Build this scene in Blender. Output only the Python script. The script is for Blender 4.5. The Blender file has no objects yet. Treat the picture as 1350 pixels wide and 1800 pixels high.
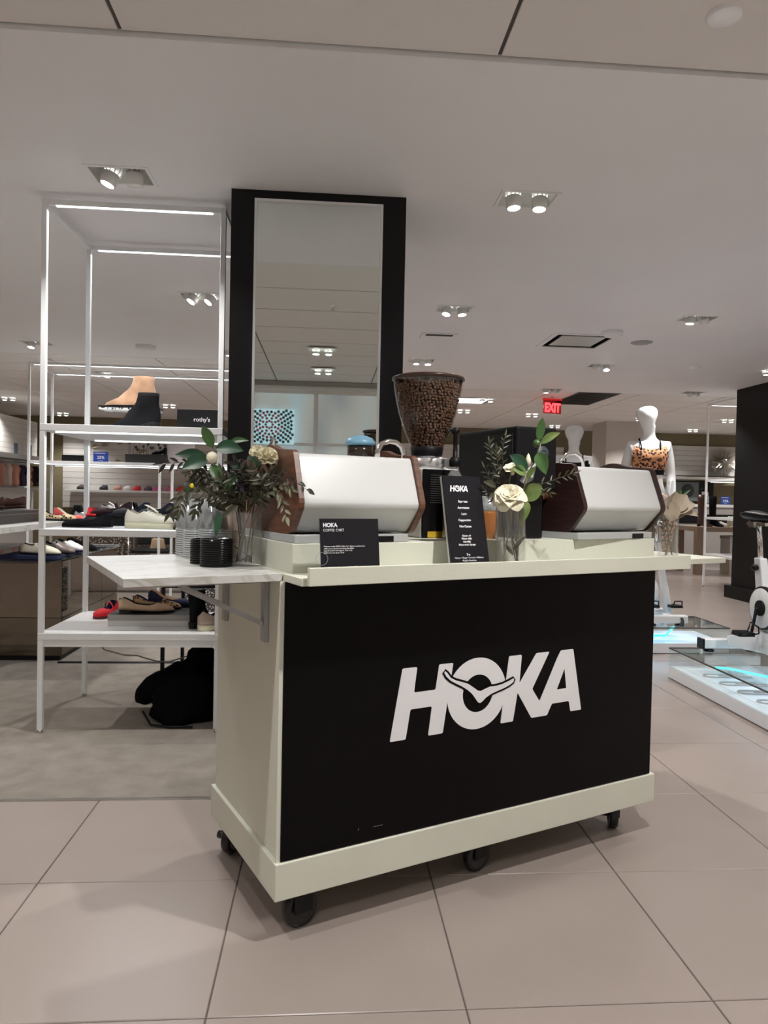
import bpy, bmesh, math, random
from math import sin, cos, pi, radians, sqrt
from mathutils import Vector, Matrix
random.seed(7)
sc = bpy.context.scene
COL = sc.collection

# ------------------------------------------------------------------ camera
YAW, PITCH, ROLL = 0.0774311, -0.0227783, 0.0205880
CAM_Z, FPX = 1.21688, 1282.06
f0 = Vector((sin(YAW)*cos(PITCH), cos(YAW)*cos(PITCH), sin(PITCH)))
r0 = Vector((cos(YAW), -sin(YAW), 0)); u0 = r0.cross(f0)
cr = r0*cos(ROLL) + u0*sin(ROLL); cu = cr.cross(f0)
cam = bpy.data.cameras.new('camera'); co = bpy.data.objects.new('camera', cam); COL.objects.link(co)
cam.sensor_fit = 'HORIZONTAL'; cam.sensor_width = 36.0; cam.lens = FPX*36/1350
cam.clip_start = .05; cam.clip_end = 100
m = Matrix.Identity(4)
for i in range(3):
    m[i][0] = cr[i]; m[i][1] = cu[i]; m[i][2] = -f0[i]
m[0][3], m[1][3], m[2][3] = 0, 0, CAM_Z
co.matrix_world = m; sc.camera = co

# ------------------------------------------------------------------ world, exposure
w = bpy.data.worlds.new('world'); sc.world = w; w.use_nodes = True
w.node_tree.nodes['Background'].inputs[0].default_value = (.9, .92, 1, 1)
w.node_tree.nodes['Background'].inputs[1].default_value = .25
vs = sc.view_settings
vs.view_transform = 'Standard'; vs.look = 'None'; vs.gamma = 1; vs.use_curve_mapping = False
vs.exposure = 0.70
sc.cycles.use_denoising = True
sc.cycles.max_bounces = 10; sc.cycles.diffuse_bounces = 5; sc.cycles.glossy_bounces = 5
sc.cycles.transmission_bounces = 8; sc.cycles.transparent_max_bounces = 24
sc.cycles.caustics_reflective = False; sc.cycles.caustics_refractive = False
sc.cycles.sample_clamp_indirect = 6
LAMP_W = 62.0           # power of one ceiling spot
CEIL = 2.657            # ceiling height

# ------------------------------------------------------------------ materials
MATS = {}
def mat(name, col, rough=.5, metal=0, noise=0, nscale=8, bump=0, bscale=60, emit=0, ecol=None, spec=.5,
        coat=0, stretch=None, col2=None, sheen=0, alpha=None):
    if name in MATS: return MATS[name]
    M = bpy.data.materials.new(name); M.use_nodes = True; nt = M.node_tree; b = nt.nodes['Principled BSDF']
    b.inputs['Base Color'].default_value = (*col, 1); b.inputs['Roughness'].default_value = rough
    b.inputs['Metallic'].default_value = metal; b.inputs['Specular IOR Level'].default_value = spec
    if coat: b.inputs['Coat Weight'].default_value = coat; b.inputs['Coat Roughness'].default_value = .08
    if sheen: b.inputs['Sheen Weight'].default_value = sheen
    tc = nt.nodes.new('ShaderNodeTexCoord'); mp = nt.nodes.new('ShaderNodeMapping')
    nt.links.new(tc.outputs['Object'], mp.inputs[0])
    if stretch: mp.inputs['Scale'].default_value = stretch
    if noise or col2:
        n = nt.nodes.new('ShaderNodeTexNoise'); n.inputs['Scale'].default_value = nscale; n.inputs['Detail'].default_value = 6
        nt.links.new(mp.outputs[0], n.inputs['Vector'])
        r = nt.nodes.new('ShaderNodeValToRGB'); nt.links.new(n.outputs['Fac'], r.inputs[0])
        c2 = col2 if col2 else tuple(max(0, c*(1-noise)) for c in col)
        r.color_ramp.elements[0].position = .35; r.color_ramp.elements[1].position = .65
        r.color_ramp.elements[0].color = (*c2, 1); r.color_ramp.elements[1].color = (*col, 1)
        nt.links.new(r.outputs[0], b.inputs['Base Color'])
    if bump:
        n2 = nt.nodes.new('ShaderNodeTexNoise'); n2.inputs['Scale'].default_value = bscale; n2.inputs['Detail'].default_value = 3
        nt.links.new(mp.outputs[0], n2.inputs['Vector'])
        bp = nt.nodes.new('ShaderNodeBump'); bp.inputs['Strength'].default_value = bump; bp.inputs['Distance'].default_value = .01
        nt.links.new(n2.outputs['Fac'], bp.inputs['Height']); nt.links.new(bp.outputs[0], b.inputs['Normal'])
    if emit:
        b.inputs['Emission Color'].default_value = (*(ecol or col), 1); b.inputs['Emission Strength'].default_value = emit
    MATS[name] = M
    return M
def glass(name, tint=(1, 1, 1), fres=1.45, base=.06, rough=.02, opac=0.0, body=(.9, .95, .95)):
    """thin clear wall: see-through, with mirror reflections that grow at grazing angles"""
    if name in MATS: return MATS[name]
    M = bpy.data.materials.new(name); M.use_nodes = True; nt = M.node_tree; nt.nodes.clear()
    o = nt.nodes.new('ShaderNodeOutputMaterial'); t = nt.nodes.new('ShaderNodeBsdfTransparent'); g = nt.nodes.new('ShaderNodeBsdfGlossy')
    fr = nt.nodes.new('ShaderNodeLayerWeight'); fr.inputs['Blend'].default_value = .5
    pw_ = nt.nodes.new('ShaderNodeMath'); pw_.operation = 'POWER'; pw_.inputs[1].default_value = 4.0; nt.links.new(fr.outputs['Facing'], pw_.inputs[0])
    ad = nt.nodes.new('ShaderNodeMath'); ad.operation = 'MULTIPLY_ADD'; ad.inputs[1].default_value = .7; ad.inputs[2].default_value = base; ad.use_clamp = True
    t.inputs[0].default_value = (*tint, 1); g.inputs['Roughness'].default_value = rough
    mx = nt.nodes.new('ShaderNodeMixShader'); nt.links.new(pw_.outputs[0], ad.inputs[0]); nt.links.new(ad.outputs[0], mx.inputs[0])
    nt.links.new(t.outputs[0], mx.inputs[1]); nt.links.new(g.outputs[0], mx.inputs[2])
    last = mx
    if opac:
        d = nt.nodes.new('ShaderNodeBsdfDiffuse'); d.inputs[0].default_value = (*body, 1)
        m2 = nt.nodes.new('ShaderNodeMixShader'); m2.inputs[0].default_value = opac
        nt.links.new(mx.outputs[0], m2.inputs[1]); nt.links.new(d.outputs[0], m2.inputs[2]); last = m2
    nt.links.new(last.outputs[0], o.inputs[0]); MATS[name] = M
    return M
def spots(name, base, ring, inner, scale=60, thr=(.25, .42), rough=.6):
    """leopard print: voronoi cells with dark broken rings"""
    if name in MATS: return MATS[name]
    M = mat(name, base, rough); nt = M.node_tree; b = nt.nodes['Principled BSDF']
    tc = nt.nodes.new('ShaderNodeTexCoord'); v = nt.nodes.new('ShaderNodeTexVoronoi'); v.inputs['Scale'].default_value = scale
    nz = nt.nodes.new('ShaderNodeTexNoise'); nz.inputs['Scale'].default_value = scale*.9
    mx0 = nt.nodes.new('ShaderNodeMix'); mx0.data_type = 'RGBA'; mx0.inputs[0].default_value = .6/scale
    nt.links.new(tc.outputs['Object'], mx0.inputs[6]); nt.links.new(tc.outputs['Object'], nz.inputs['Vector']); nt.links.new(nz.outputs['Color'], mx0.inputs[7])
    nt.links.new(mx0.outputs[2], v.inputs['Vector'])
    r = nt.nodes.new('ShaderNodeValToRGB'); r.color_ramp.interpolation = 'CONSTANT'
    e = r.color_ramp.elements; e[0].position = 0; e[0].color = (*inner, 1); e[1].position = thr[0]; e[1].color = (*ring, 1)
    x = e.new(thr[1]); x.color = (*base, 1)
    nt.links.new(v.outputs['Distance'], r.inputs[0]); nt.links.new(r.outputs[0], b.inputs['Base Color'])
    return M
cream = mat('cream_paint', (.64, .645, .55), .5, noise=.04, nscale=5, bump=.035, bscale=70)
white = mat('white_paint', (.78, .78, .78), .45)
white_metal = mat('white_powder_coat', (.78, .79, .80), .35)
plaster = mat('ceiling_plaster', (.82, .805, .82), .55, noise=.03, nscale=1.5)
panelm = mat('ceiling_panel', (.74, .71, .69), .8, bump=.08, bscale=300)
blackp = mat('black_panel', (.0035, .0028, .0035), .25, noise=.2, nscale=4, spec=.12)
blackm = mat('black_matt', (.006, .006, .007), .45, spec=.25)
blackg = mat('black_gloss', (.004, .004, .005), .18, spec=.3)
blackf = mat('black_fabric', (.0025, .0025, .003), .95, bump=.6, bscale=90, spec=.1)
chrome = mat('chrome', (.75, .74, .72), .12, 1)
steel = mat('brushed_steel', (.6, .6, .58), .3, 1)
walnut = mat('walnut', (.16, .07, .04), .4, col2=(.09, .035, .02), nscale=6, stretch=(1, 2, 14))
wenge = mat('dark_wood', (.035, .014, .012), .45, col2=(.018, .007, .007), nscale=6, stretch=(1, 2, 14))
mwhite = mat('machine_white', (.57, .575, .57), .28)
clear = glass('clear_glass', base=.11)
plastic = glass('clear_plastic', (.96, .97, .98), 1.5, .16, .08, .10)
rim_plastic = glass('plastic_rim', (.9, .92, .95), 1.5, .4, .12, .35)
acrylic = glass('acrylic', (.95, .98, .98), 1.45, .03, .01)
grey = mat('grey_paint', (.32, .32, .32), .5)
tilem = mat('porcelain_tile', (.305, .255, .230), .26, noise=.05, nscale=2.2, bump=.03, bscale=25, spec=.45)
grout = mat('grout', (.10, .085, .078), .8)
carpetm = mat('carpet', (.37, .325, .28), .98, col2=(.30, .262, .225), nscale=9, bump=.9, bscale=420)
olive = mat('olive_paint', (.20, .165, .095), .7, noise=.08, nscale=1)
slatm = mat('pale_slat', (.62, .60, .57), .55, noise=.08, nscale=3, stretch=(1, 1, 12))
lettering = mat('white_lettering', (.80, .80, .82), .35)

# ------------------------------------------------------------------ mesh helpers
class MB:
    def __init__(s): s.v = []; s.f = []; s.sm = []
    def add(s, vs, fs, smooth=False):
        o = len(s.v); s.v += [tuple(p) for p in vs]; s.f += [tuple(i+o for i in f) for f in fs]; s.sm += [smooth]*len(fs); return s
    def box(s, x0, x1, y0, y1, z0, z1, T=None):
        P = [Vector((x, y, z)) for z in (z0, z1) for y in (y0, y1) for x in (x0, x1)]
        if T: P = [T @ p for p in P]
        return s.add(P, [(0, 2, 3, 1), (4, 5, 7, 6), (0, 1, 5, 4), (2, 6, 7, 3), (0, 4, 6, 2), (1, 3, 7, 5)])
    def loft(s, rings, cap=True, smooth=True, closed=True):
        n = len(rings[0]); V = [p for r in rings for p in r]; F = []
        for i in range(len(rings)-1):
            for j in range(n if closed else n-1):
                k = (j+1) % n; F.append((i*n+j, i*n+k, (i+1)*n+k, (i+1)*n+j))
        s.add(V, F, smooth)
        if cap and closed:
            o = len(s.v)-len(V)
            s.f += [tuple(o+j for j in reversed(range(n))), tuple(o+(len(rings)-1)*n+j for j in range(n))]; s.sm += [False, False]
        return s
    def lathe(s, prof, c=(0, 0, 0), n=24, smooth=True, ax='z', cap=False):
        R = []
        for r, z in prof:
            ring = []
            for j in range(n):
                a = 2*pi*j/n; x, y = r*cos(a), r*sin(a)
                p = {'z': (x, y, z), 'y': (x, z, -y), 'x': (z, x, y)}[ax]
                ring.append((c[0]+p[0], c[1]+p[1], c[2]+p[2]))
            R.append(ring)
        return s.loft(R, cap, smooth)
    def cyl(s, c, r, h, n=20, ax='z', r2=None):
        return s.lathe([(r, 0), (r if r2 is None else r2, h)], c, n, True, ax, True)
    def tube(s, pts, r, n=8, cap=True):
        pts = [Vector(p) for p in pts]; R = []; up = Vector((0, 0, 1)); prev = None
        for i, p in enumerate(pts):
            d = (pts[min(i+1, len(pts)-1)]-pts[max(i-1, 0)]).normalized()
            if prev is None:
                a = d.cross(up if abs(d.z) < .9 else Vector((1, 0, 0))).normalized()
            else:
                a = prev - d*prev.dot(d); a = a.normalized() if a.length > 1e-6 else d.orthogonal().normalized()
            prev = a; b = d.cross(a); rr = r[i] if isinstance(r, (list, tuple)) else r
            R.append([p+a*rr*cos(2*pi*j/n)+b*rr*sin(2*pi*j/n) for j in range(n)])
        return s.loft(R, cap)
    def prism(s, poly, a0, a1, plane='xz'):
        f = {'xz': lambda p, a: (p[0], a, p[1]), 'yz': lambda p, a: (a, p[0], p[1]), 'xy': lambda p, a: (p[0], p[1], a)}[plane]
        return s.loft([[f(p, a0) for p in poly], [f(p, a1) for p in poly]], True, False)
    def ball(s, c, r, n=12, m=8, sc_=(1, 1, 1), T=None):
        R = []
        for i in range(m+1):
            t = pi*i/m
            ring = [Vector((sc_[0]*r*sin(t)*cos(2*pi*j/n), sc_[1]*r*sin(t)*sin(2*pi*j/n), sc_[2]*r*cos(t))) for j in range(n)]
            if T: ring = [T @ p for p in ring]
            R.append([p+Vector(c) for p in ring])
        return s.loft(R, False)
    def mesh(s, name):
        me = bpy.data.meshes.new(name); me.from_pydata(s.v, [], s.f); me.update()
        me.polygons.foreach_set('use_smooth', s.sm); return me
def link(name, me, material, parent=None, loc=(0, 0, 0), rz=0, bevel=0, seg=2, **kw):
    o = bpy.data.objects.new(name, me); COL.objects.link(o)
    if material and not me.materials: me.materials.append(material)
    o.location = loc; o.rotation_euler = (0, 0, rz)
    if parent: o.parent = parent
    if bevel:
        b = o.modifiers.new('bevel', 'BEVEL'); b.width = bevel; b.segments = seg; b.limit_method = 'ANGLE'; b.angle_limit = radians(40)
    for k, v in kw.items(): o[k] = v
    return o
def part(name, mb, material, parent, **kw):
    return link(name, mb.mesh(name), material, parent, **kw)
def thing(name, label, cat, loc=(0, 0, 0), rz=0, group=None, rot=None):
    o = bpy.data.objects.new(name, None); COL.objects.link(o); o.empty_display_size = .1
    o.location = loc; o.rotation_euler = rot or (0, 0, rz); o['label'] = label; o['category'] = cat
    if group: o['group'] = group
    return o
def solo(name, label, cat, mb, material, loc=(0, 0, 0), rz=0, group=None, **kw):
    o = link(name, mb.mesh(name) if isinstance(mb, MB) else mb, material, None, loc, rz, **kw); o['label'] = label; o['category'] = cat
    if group: o['group'] = group
    return o
def struct(name, mb, material, **kw):
    o = link(name, mb.mesh(name), material, **kw); o['kind'] = 'structure'; return o
def copy_tree(o, parent=None):
    c = o.copy(); COL.objects.link(c); c.parent = parent
    for ch in o.children: copy_tree(ch, c)
    return c
def text(name, s, size, material, parent, loc, rot=(pi/2, 0, 0), align='LEFT', bold=0, space=1.0, ls=1.0, sx=1):
    cu_ = bpy.data.curves.new(name, 'FONT'); cu_.body = s; cu_.size = size; cu_.align_x = align; cu_.offset = bold
    cu_.extrude = .0003; cu_.space_line = ls; cu_.space_character = space
    tmp = bpy.data.objects.new('tmp', cu_); COL.objects.link(tmp)
    dg = bpy.context.evaluated_depsgraph_get(); me = bpy.data.meshes.new_from_object(tmp.evaluated_get(dg))
    bpy.data.objects.remove(tmp); bpy.data.curves.remove(cu_)
    me.materials.clear()
    o = link(name, me, material, parent, loc); o.rotation_euler = rot; o.scale = (sx, 1, 1); return o

# ------------------------------------------------------------------ floor: 0.61 m tiles and carpet
T = .61; X0, Y0 = -.86868, 1.68538
fl = struct('floor', MB().box(-8, 9.5, -2.7, 15.3, -.06, -.004), grout)
g = .0016
tm = MB()
e = .002
tm.loft([[(g, g, -.004), (T-g, g, -.004), (T-g, T-g, -.004), (g, T-g, -.004)],
         [(g, g, -e), (T-g, g, -e), (T-g, T-g, -e), (g, T-g, -e)],
         [(g+e, g+e, 0), (T-g-e, g+e, 0), (T-g-e, T-g-e, 0), (g+e, T-g-e, 0)]], True, False)
tile_me = tm.mesh('tile')
CARPX = X0+2*T; CARPY = Y0+2*T
far = MB(); cand = []
for i in range(-11, 17):
    for j in range(-7, 23):
        x, y = X0+i*T, Y0+j*T
        if j >= 2 and i < 2 and y < 8.9: continue          # carpet there
        dist = math.hypot(x-.5, y+T/2)
        vis = (y > .3 and -.62*y-.9 < x < .72*y+.7)
        cand.append((0 if vis else 1, dist, i, j))
cand.sort(); nt_ = 0
for vis, d_, i, j in cand:
    x, y = X0+i*T, Y0+j*T
    if nt_ < 290:
        link('tile', tile_me, tilem, fl, (x, y, 0)); nt_ += 1
    else:
        far.add([(px+x, py+y, pz) for px, py, pz in tm.v], tm.f)
part('far_tiles', far, tilem, fl)['kind'] = 'stuff'
cp = part('carpet', MB().box(-8, CARPX-.012, CARPY+.012, 8.8, -.003, .006), carpetm, fl)
part('carpet_edge', MB().box(-8, CARPX, CARPY, CARPY+.012, -.003, .006).box(CARPX-.012, CARPX, CARPY, 8.8, -.003, .006), steel, fl)

# ------------------------------------------------------------------ ceiling
FIX = [(-.97, 3.46), (.93, 3.49), (-.97, 5.50), (.94, 5.57), (2.87, 5.56), (2.90, 7.67), (.97, 7.71), (2.91, 9.47),
       (4.78, 9.32), (-2.90, 7.52), (-2.80, 9.27), (4.80, 5.57), (2.87, 3.48), (-2.9, 5.52), (-2.9, 3.46), (-.97, 7.6)]
FARFIX = [(-5.09, 12.07), (-2.66, 12.43), (-5.04, 14.3), (2.27, 10.48), (2.21, 11.92), (3.43, 12.19), (5.4, 12.3), (6.9, 12.2), (7.2, 14.0), (-.6, 12.3), (-.4, 10.4)]
FRONTFIX = [(.93, 1.42), (-.08, -.28), (-.08, -1.45), (-.97, 1.39), (2.87, 1.40), (-2.9, 1.39), (2.4, -1.0), (-2.4, -1.0)]
HW, HD = .128, .088
holes = []
def inplaster(x, y): return 2.5 < y < (8.1 if x < -.5 else 9.6)
for x, y in FIX:
    if inplaster(x, y): holes.append((x-HW, x+HW, y-HD, y+HD))
VX0, VX1, VY0, VY1 = 1.97, 2.50, 6.25, 6.80
holes.append((VX0, VX1, VY0, VY1))
def holed(x0, x1, y0, y1, z0, z1, hs):
    hs = [h for h in hs if h[0] < x1 and h[1] > x0 and h[2] < y1 and h[3] > y0]
    xs = sorted({x0, x1, *[v for h in hs for v in h[:2]]}); ys = sorted({y0, y1, *[v for h in hs for v in h[2:]]})
    mb = MB()
    ins = lambda a, b: any(h[0] <= a <= h[1] and h[2] <= b <= h[3] for h in hs)
    ok = {}
    for i in range(len(xs)-1):
        for j in range(len(ys)-1):
            ok[i, j] = not ins((xs[i]+xs[i+1])/2, (ys[j]+ys[j+1])/2)
            if ok[i, j]:
                a, b, c, d = xs[i], xs[i+1], ys[j], ys[j+1]
                mb.add([(a, c, z0), (a, d, z0), (b, d, z0), (b, c, z0)], [(0, 1, 2, 3)])
                mb.add([(a, c, z1), (b, c, z1), (b, d, z1), (a, d, z1)], [(0, 1, 2, 3)])
    for x0_, x1_, y0_, y1_ in list(hs)+[(x0, x1, y0, y1)]:
        mb.add([(x0_, y0_, z0), (x1_, y0_, z0), (x1_, y1_, z0), (x0_, y1_, z0), (x0_, y0_, z1), (x1_, y0_, z1), (x1_, y1_, z1), (x0_, y1_, z1)],
               [(0, 1, 5, 4), (1, 2, 6, 5), (2, 3, 7, 6), (3, 0, 4, 7)])
    return mb
ce = struct('ceiling', MB().box(-8, 9.5, -2.7, 15.3, CEIL+.14, CEIL+.2), grout)
part('plaster_field', holed(-8, -.5, 2.419, 8.13, CEIL, CEIL+.139, holes), plaster, ce)
part('plaster_field', holed(-.5, 9.5, 2.419, 9.62, CEIL, CEIL+.139, holes), plaster, ce)
part('edge_trim', MB().box(-8, 9.5, 2.409, 2.419, CEIL-.001, CEIL+.03), white, ce)
gm = .007
pm = MB().box(gm, 1.22-gm, gm, .61-gm, 0, .02); pme = pm.mesh('ceiling_panel')
def grid_backing(x0, x1, y0, y1, z): part('grid_backing', MB().box(x0, x1, y0, y1, z+.008, z+.03), grout, ce)
grid_backing(-8, 9.5, -2.7, 2.409, CEIL+.016); grid_backing(-8, -.5, 8.13, 15.3, CEIL); grid_backing(-.5, 9.5, 9.62, 15.3, CEIL)
npan = 0
panel_rest = MB()
def put_panel(x, y, z, own=True):
    global npan
    if own and npan < 290: link('ceiling_panel', pme, panelm, ce, (x, y, z)); npan += 1
    else: panel_rest.add([(a+x, b+y, c+z) for a, b, c in pm.v], pm.f)
for i in range(-6, 8):
    for j in range(8):
        put_panel(-.683+1.22*i, 2.409-.61*(j+1), CEIL+.016, -3 < i < 3)
for i in range(-6, 8):
    x = -.683+1.22*i
    for j in range(12):
        y = 8.13+.61*j
        if x < -.6 and y < 14.9: put_panel(x if x > -8 else -8, y, CEIL)
    for j in range(9):
        y = 9.62+.61*j
        if x > -.6 and y < 14.9: put_panel(x, y, CEIL)
part('hidden_panels', panel_rest, panelm, ce)['kind'] = 'stuff'

# lamps
lens_on = mat('lamp_lens', (1, 1, 1), .3, emit=9, ecol=(1, .99, .94))
def lamp_light(x, y, z, tilt=(0, 0), pw=1.0, ang=118, col=(1, .978, .945)):
    l = bpy.data.lights.new('lamp_light', 'SPOT'); l.energy = LAMP_W*pw; l.spot_size = radians(ang); l.spot_blend = .75
    l.shadow_soft_size = .028; l.color = col
    o = bpy.data.objects.new('lamp_light', l); COL.objects.link(o); o.location = (x, y, z); o.rotation_euler = (tilt[0], tilt[1], 0); return o
tray_in = mat('tray_inner', (.62, .61, .58), .6)
headm = mat('lamp_head', (.80, .80, .79), .4)
def head_mesh(lit):
    mb = MB()
    mb.lathe([(.030, .0), (.036, .0), (.038, .02), (.040, .05), (.036, .055)], n=20)
    for k in range(12):
        a = 2*pi*k/12; Tm = Matrix.Rotation(a, 4, 'Z'); mb.box(.018, .040, -.0022, .0022, .055, .115, Tm)
    mb.cyl((0, 0, .055), .02, .055, 12)
    return mb
LENS = MB().cyl((0, 0, .001), .0315, .004, 20)
def fixture(x, y, label, tilts, recessed, pw=1.0, group='twin downlights in the ceiling', light=True, dirs=(0, 0)):
    t = thing('ceiling_spotlight', label, 'spotlight', (x, y, CEIL), 0, group)
    zt = .10 if recessed else .03
    part('frame', MB().box(-HW-.014, HW+.014, -HD-.014, -HD+.002, -.004, .001).box(-HW-.014, HW+.014, HD-.002, HD+.014, -.004, .001)
         .box(-HW-.014, -HW+.002, -HD, HD, -.004, .001).box(HW-.002, HW+.014, -HD, HD, -.004, .001), white, t)
    if recessed:
        tb = MB(); a, b = HW-.003, HD-.003
        tb.add([(-a, -b, 0), (a, -b, 0), (a, b, 0), (-a, b, 0), (-a, -b, zt), (a, -b, zt), (a, b, zt), (-a, b, zt)],
               [(0, 4, 5, 1), (1, 5, 6, 2), (2, 6, 7, 3), (3, 7, 4, 0), (4, 7, 6, 5)])
    else: tb = MB().box(-HW, HW, -HD, HD, -.003, 0)
    part('tray', tb, tray_in, t)
    for k, (tx, ty, on) in enumerate(tilts):
        h = part('lamp_head', head_mesh(on), headm, t); h.location = ((-1 if k == 0 else 1)*.062, 0, -.045 if recessed else -.05)
        h.rotation_euler = (tx, ty, 0)
        if not recessed: h.scale = (1, 1, .45)
        part('lens', LENS, lens_on if on else headm, h)
    if light:
        lamp_light(x, y, CEIL-.075, dirs, pw)
    return t
TL = [((-.1, .35, 1), (.1, -.05, 0)), ((-.08, -.05, 1), (-.08, .05, 1)), ((-.3, .5, 1), (-.3, .55, 1)), ((-.2, .25, 1), (-.15, -.1, 1)),
      ((0, .1, 1), (.3, -.5, 0)), ((.2, .1, 0), (-.35, .1, 1)), ((-.1, 0, 1), (-.15, 0, 1)), ((0, 0, 1), (.5, .3, 0)), ((.2, .7, 0), (.2, -.7, 0)),
      ((-.2, .1, 1), (.3, .2, 0)), ((.3, .3, 0), (-.2, 0, 1)), ((0, 0, 1), (0, 0, 1)), ((0, 0, 1), (0, 0, 1)), ((0, 0, 1), (0, 0, 1)), ((0, 0, 1), (0, 0, 1)), ((0, 0, 1), (0, 0, 1))]
LAB = ['twin ceiling spotlight above the white shelf rack, one lamp tilted', 'nearest twin ceiling spotlight right of the black column, both lamps lit',
       'twin ceiling spotlight seen through the top of the white rack', 'twin ceiling spotlight beside the black column, halfway up its side',
       'ceiling spotlight near the right edge, one lamp lit, above the white frame', 'ceiling spotlight just beyond the square ceiling vent',
       'small ceiling spotlight right above the coffee bean hopper', 'ceiling spotlight next to the red exit sign', 'ceiling spotlight with two grey lamps above the mannequin in leopard top',
       'ceiling spotlight left of the white rack post, one lamp lit', 'small ceiling spotlight seen behind the tan boot', 'ceiling spotlight high over the exercise bike',
       'ceiling spotlight over the near clear platform', 'ceiling spotlight over the mirrored cabinet', 'ceiling spotlight left of the white rack, outside the picture', 'ceiling spotlight hidden behind the black column']
for k, (x, y) in enumerate(FIX):
    fixture(x, y, LAB[k], TL[k], inplaster(x, y))
FL_ = ['far ceiling spotlight at the left edge near the olive wall', 'far twin ceiling spotlight right of the black boot', 'farthest twin ceiling spotlight at the left, before the olive wall',
       'far ceiling spotlight between hopper and exit sign', 'small far spotlight just right of the bean hopper', 'far spotlight below the exit sign',
       'far ceiling spotlight above the sunburst wall ornament', 'far twin ceiling spotlight above the pale slat wall', 'farthest ceiling spotlight at the right', 'far ceiling spotlight behind the column', 'far ceiling spotlight hidden by the column']
for k, (x, y) in enumerate(FARFIX):
    fixture(x, y, FL_[k], ((-.1, 0, 1), (-.1, 0, 1)), False, 1.0)
FR_ = ['ceiling spotlight over the front of the coffee cart', 'twin ceiling spotlight in the mirror, the upper of two', 'twin ceiling spotlight in the mirror, nearest the window wall',
       'ceiling spotlight over the left end of the fold-down shelf', 'ceiling spotlight in front of the near platform', 'ceiling spotlight at front far left', 'ceiling spotlight behind the camera at right', 'ceiling spotlight behind the camera at left']
for k, (x, y) in enumerate(FRONTFIX):
    fixture(x, y, FR_[k], ((0, 0, 1), (0, 0, 1)), False, (1.6, 1.0, .6, .8, .8, .7, .5, .5)[k])

k = 0
for x in (-6.8, -4.85, 6.75, 8.6):  # extra rows out of view, added so more light bounces onto the ceiling
    for y in (-1.0, 1.3, 3.46, 5.53, 7.6, 9.4):
        k += 1; fixture(x, y, 'added unseen spotlight %s %s edge, %s row' % ('far beyond' if x in (-6.8, 8.6) else 'just beyond', 'left' if x < 0 else 'right', ('rearmost', 'second', 'third', 'fourth', 'fifth', 'farthest')[(k-1) % 6]), ((0, 0, 1), (0, 0, 1)), inplaster(x, y) and False, 1.0)
for x, y in ((-7.0, 12.2), (-.5, 14.2), (1.8, 13.9), (4.4, 14.0), (8.6, 12.2), (8.7, 14.2), (4.78, 7.6), (4.8, 3.48), (4.5, 1.3), (4.5, -1.0)):  # more unseen spots, added to even out the room's bounce light
    k += 1; fixture(x, y, 'added unseen spotlight ' + {-7.0: 'at the far left corner', -.5: 'behind the column near the end wall', 1.8: 'behind the grinder near the end wall', 4.4: 'above the pillar', 8.6: 'at the right before the end wall', 8.7: 'in the far right corner', 4.78: 'above the black wall corner', 4.8: 'beside the black wall front', 4.5: 'at the front right %s' % ('ahead of the camera' if y > 0 else 'behind the camera')}[x], ((0, 0, 1), (0, 0, 1)), False, 1.0)

# vents, detectors, sign on the ceiling
t = thing('ceiling_vent', 'large square white air vent in the ceiling', 'vent', (2.235, 6.525, CEIL))
part('frame', MB().box(-.30, .30, -.305, -.262, -.008, .002).box(-.30, .30, .262, .305, -.008, .002).box(-.30, -.255, -.262, .262, -.008, .002).box(.255, .30, -.262, .262, -.008, .002), white, t, bevel=.002)
vb = MB(); vb.add([(-.26, -.27, 0), (.26, -.27, 0), (.26, .27, 0), (-.26, .27, 0), (-.26, -.27, .09), (.26, -.27, .09), (.26, .27, .09), (-.26, .27, .09)], [(0, 4, 5, 1), (1, 5, 6, 2), (2, 6, 7, 3), (3, 7, 4, 0), (4, 7, 6, 5)])
part('duct', vb, blackm, t)
part('baffle_plate', MB().box(-.2, .2, -.2, .2, -.004, .004), mat('vent_glossy', (.6, .6, .6), .2), t, bevel=.003)
t = thing('air_return', 'small black slot vent above the bean hopper', 'vent', (.958, 6.513, CEIL))
part('frame', MB().box(-.16, .16, -.11, .11, -.012, 0), white, t, bevel=.004); part('slot', MB().box(-.12, .12, -.10, -.05, -.016, -.012), blackm, t)
t = thing('air_return', 'large dark grille vent in the ceiling right of the exit sign', 'vent', (3.62, 10.2, CEIL))
part('frame', MB().box(-.30, .30, -.62, .62, -.006, 0), grey, t)
for k in range(14): part('slat', MB().box(-.28, .28, -.60+k*.088, -.60+k*.088+.05, -.014, -.006), blackm, t)
t = thing('ceiling_light_panel', 'bright flush light panel in the far ceiling beside the hopper', 'light', (2.05, 10.75, CEIL))
part('frame', MB().box(-.32, .32, -.32, .32, -.008, 0), grey, t); part('diffuser', MB().box(-.26, .26, -.26, .26, -.012, -.008), mat('panel_glow', (1, 1, 1), .5, emit=1.2), t)
solo('smoke_detector', 'round white smoke detector on ceiling seen through the rack', 'detector', MB().lathe([(0, -.045), (.05, -.043), (.095, -.03), (.10, 0)], n=28), white, (-1.837, 7.467, CEIL))
solo('ceiling_speaker', 'round grey speaker disc in the ceiling right of the square vent', 'speaker', MB().lathe([(0, -.008), (.085, -.008), (.10, 0)], n=28), grey, (2.824, 6.477, CEIL))
solo('smoke_detector', 'small round disc on ceiling left of the black wall', 'detector', MB().lathe([(0, -.02), (.05, -.018), (.06, 0)], n=24), white, (3.888, 7.549, CEIL))
solo('smoke_detector', 'round white detector on the ceiling at the edge of the square vent', 'detector', MB().lathe([(0, -.05), (.06, -.045), (.09, -.02), (.09, 0)], n=24), white, (2.40, 6.10, CEIL))
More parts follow.
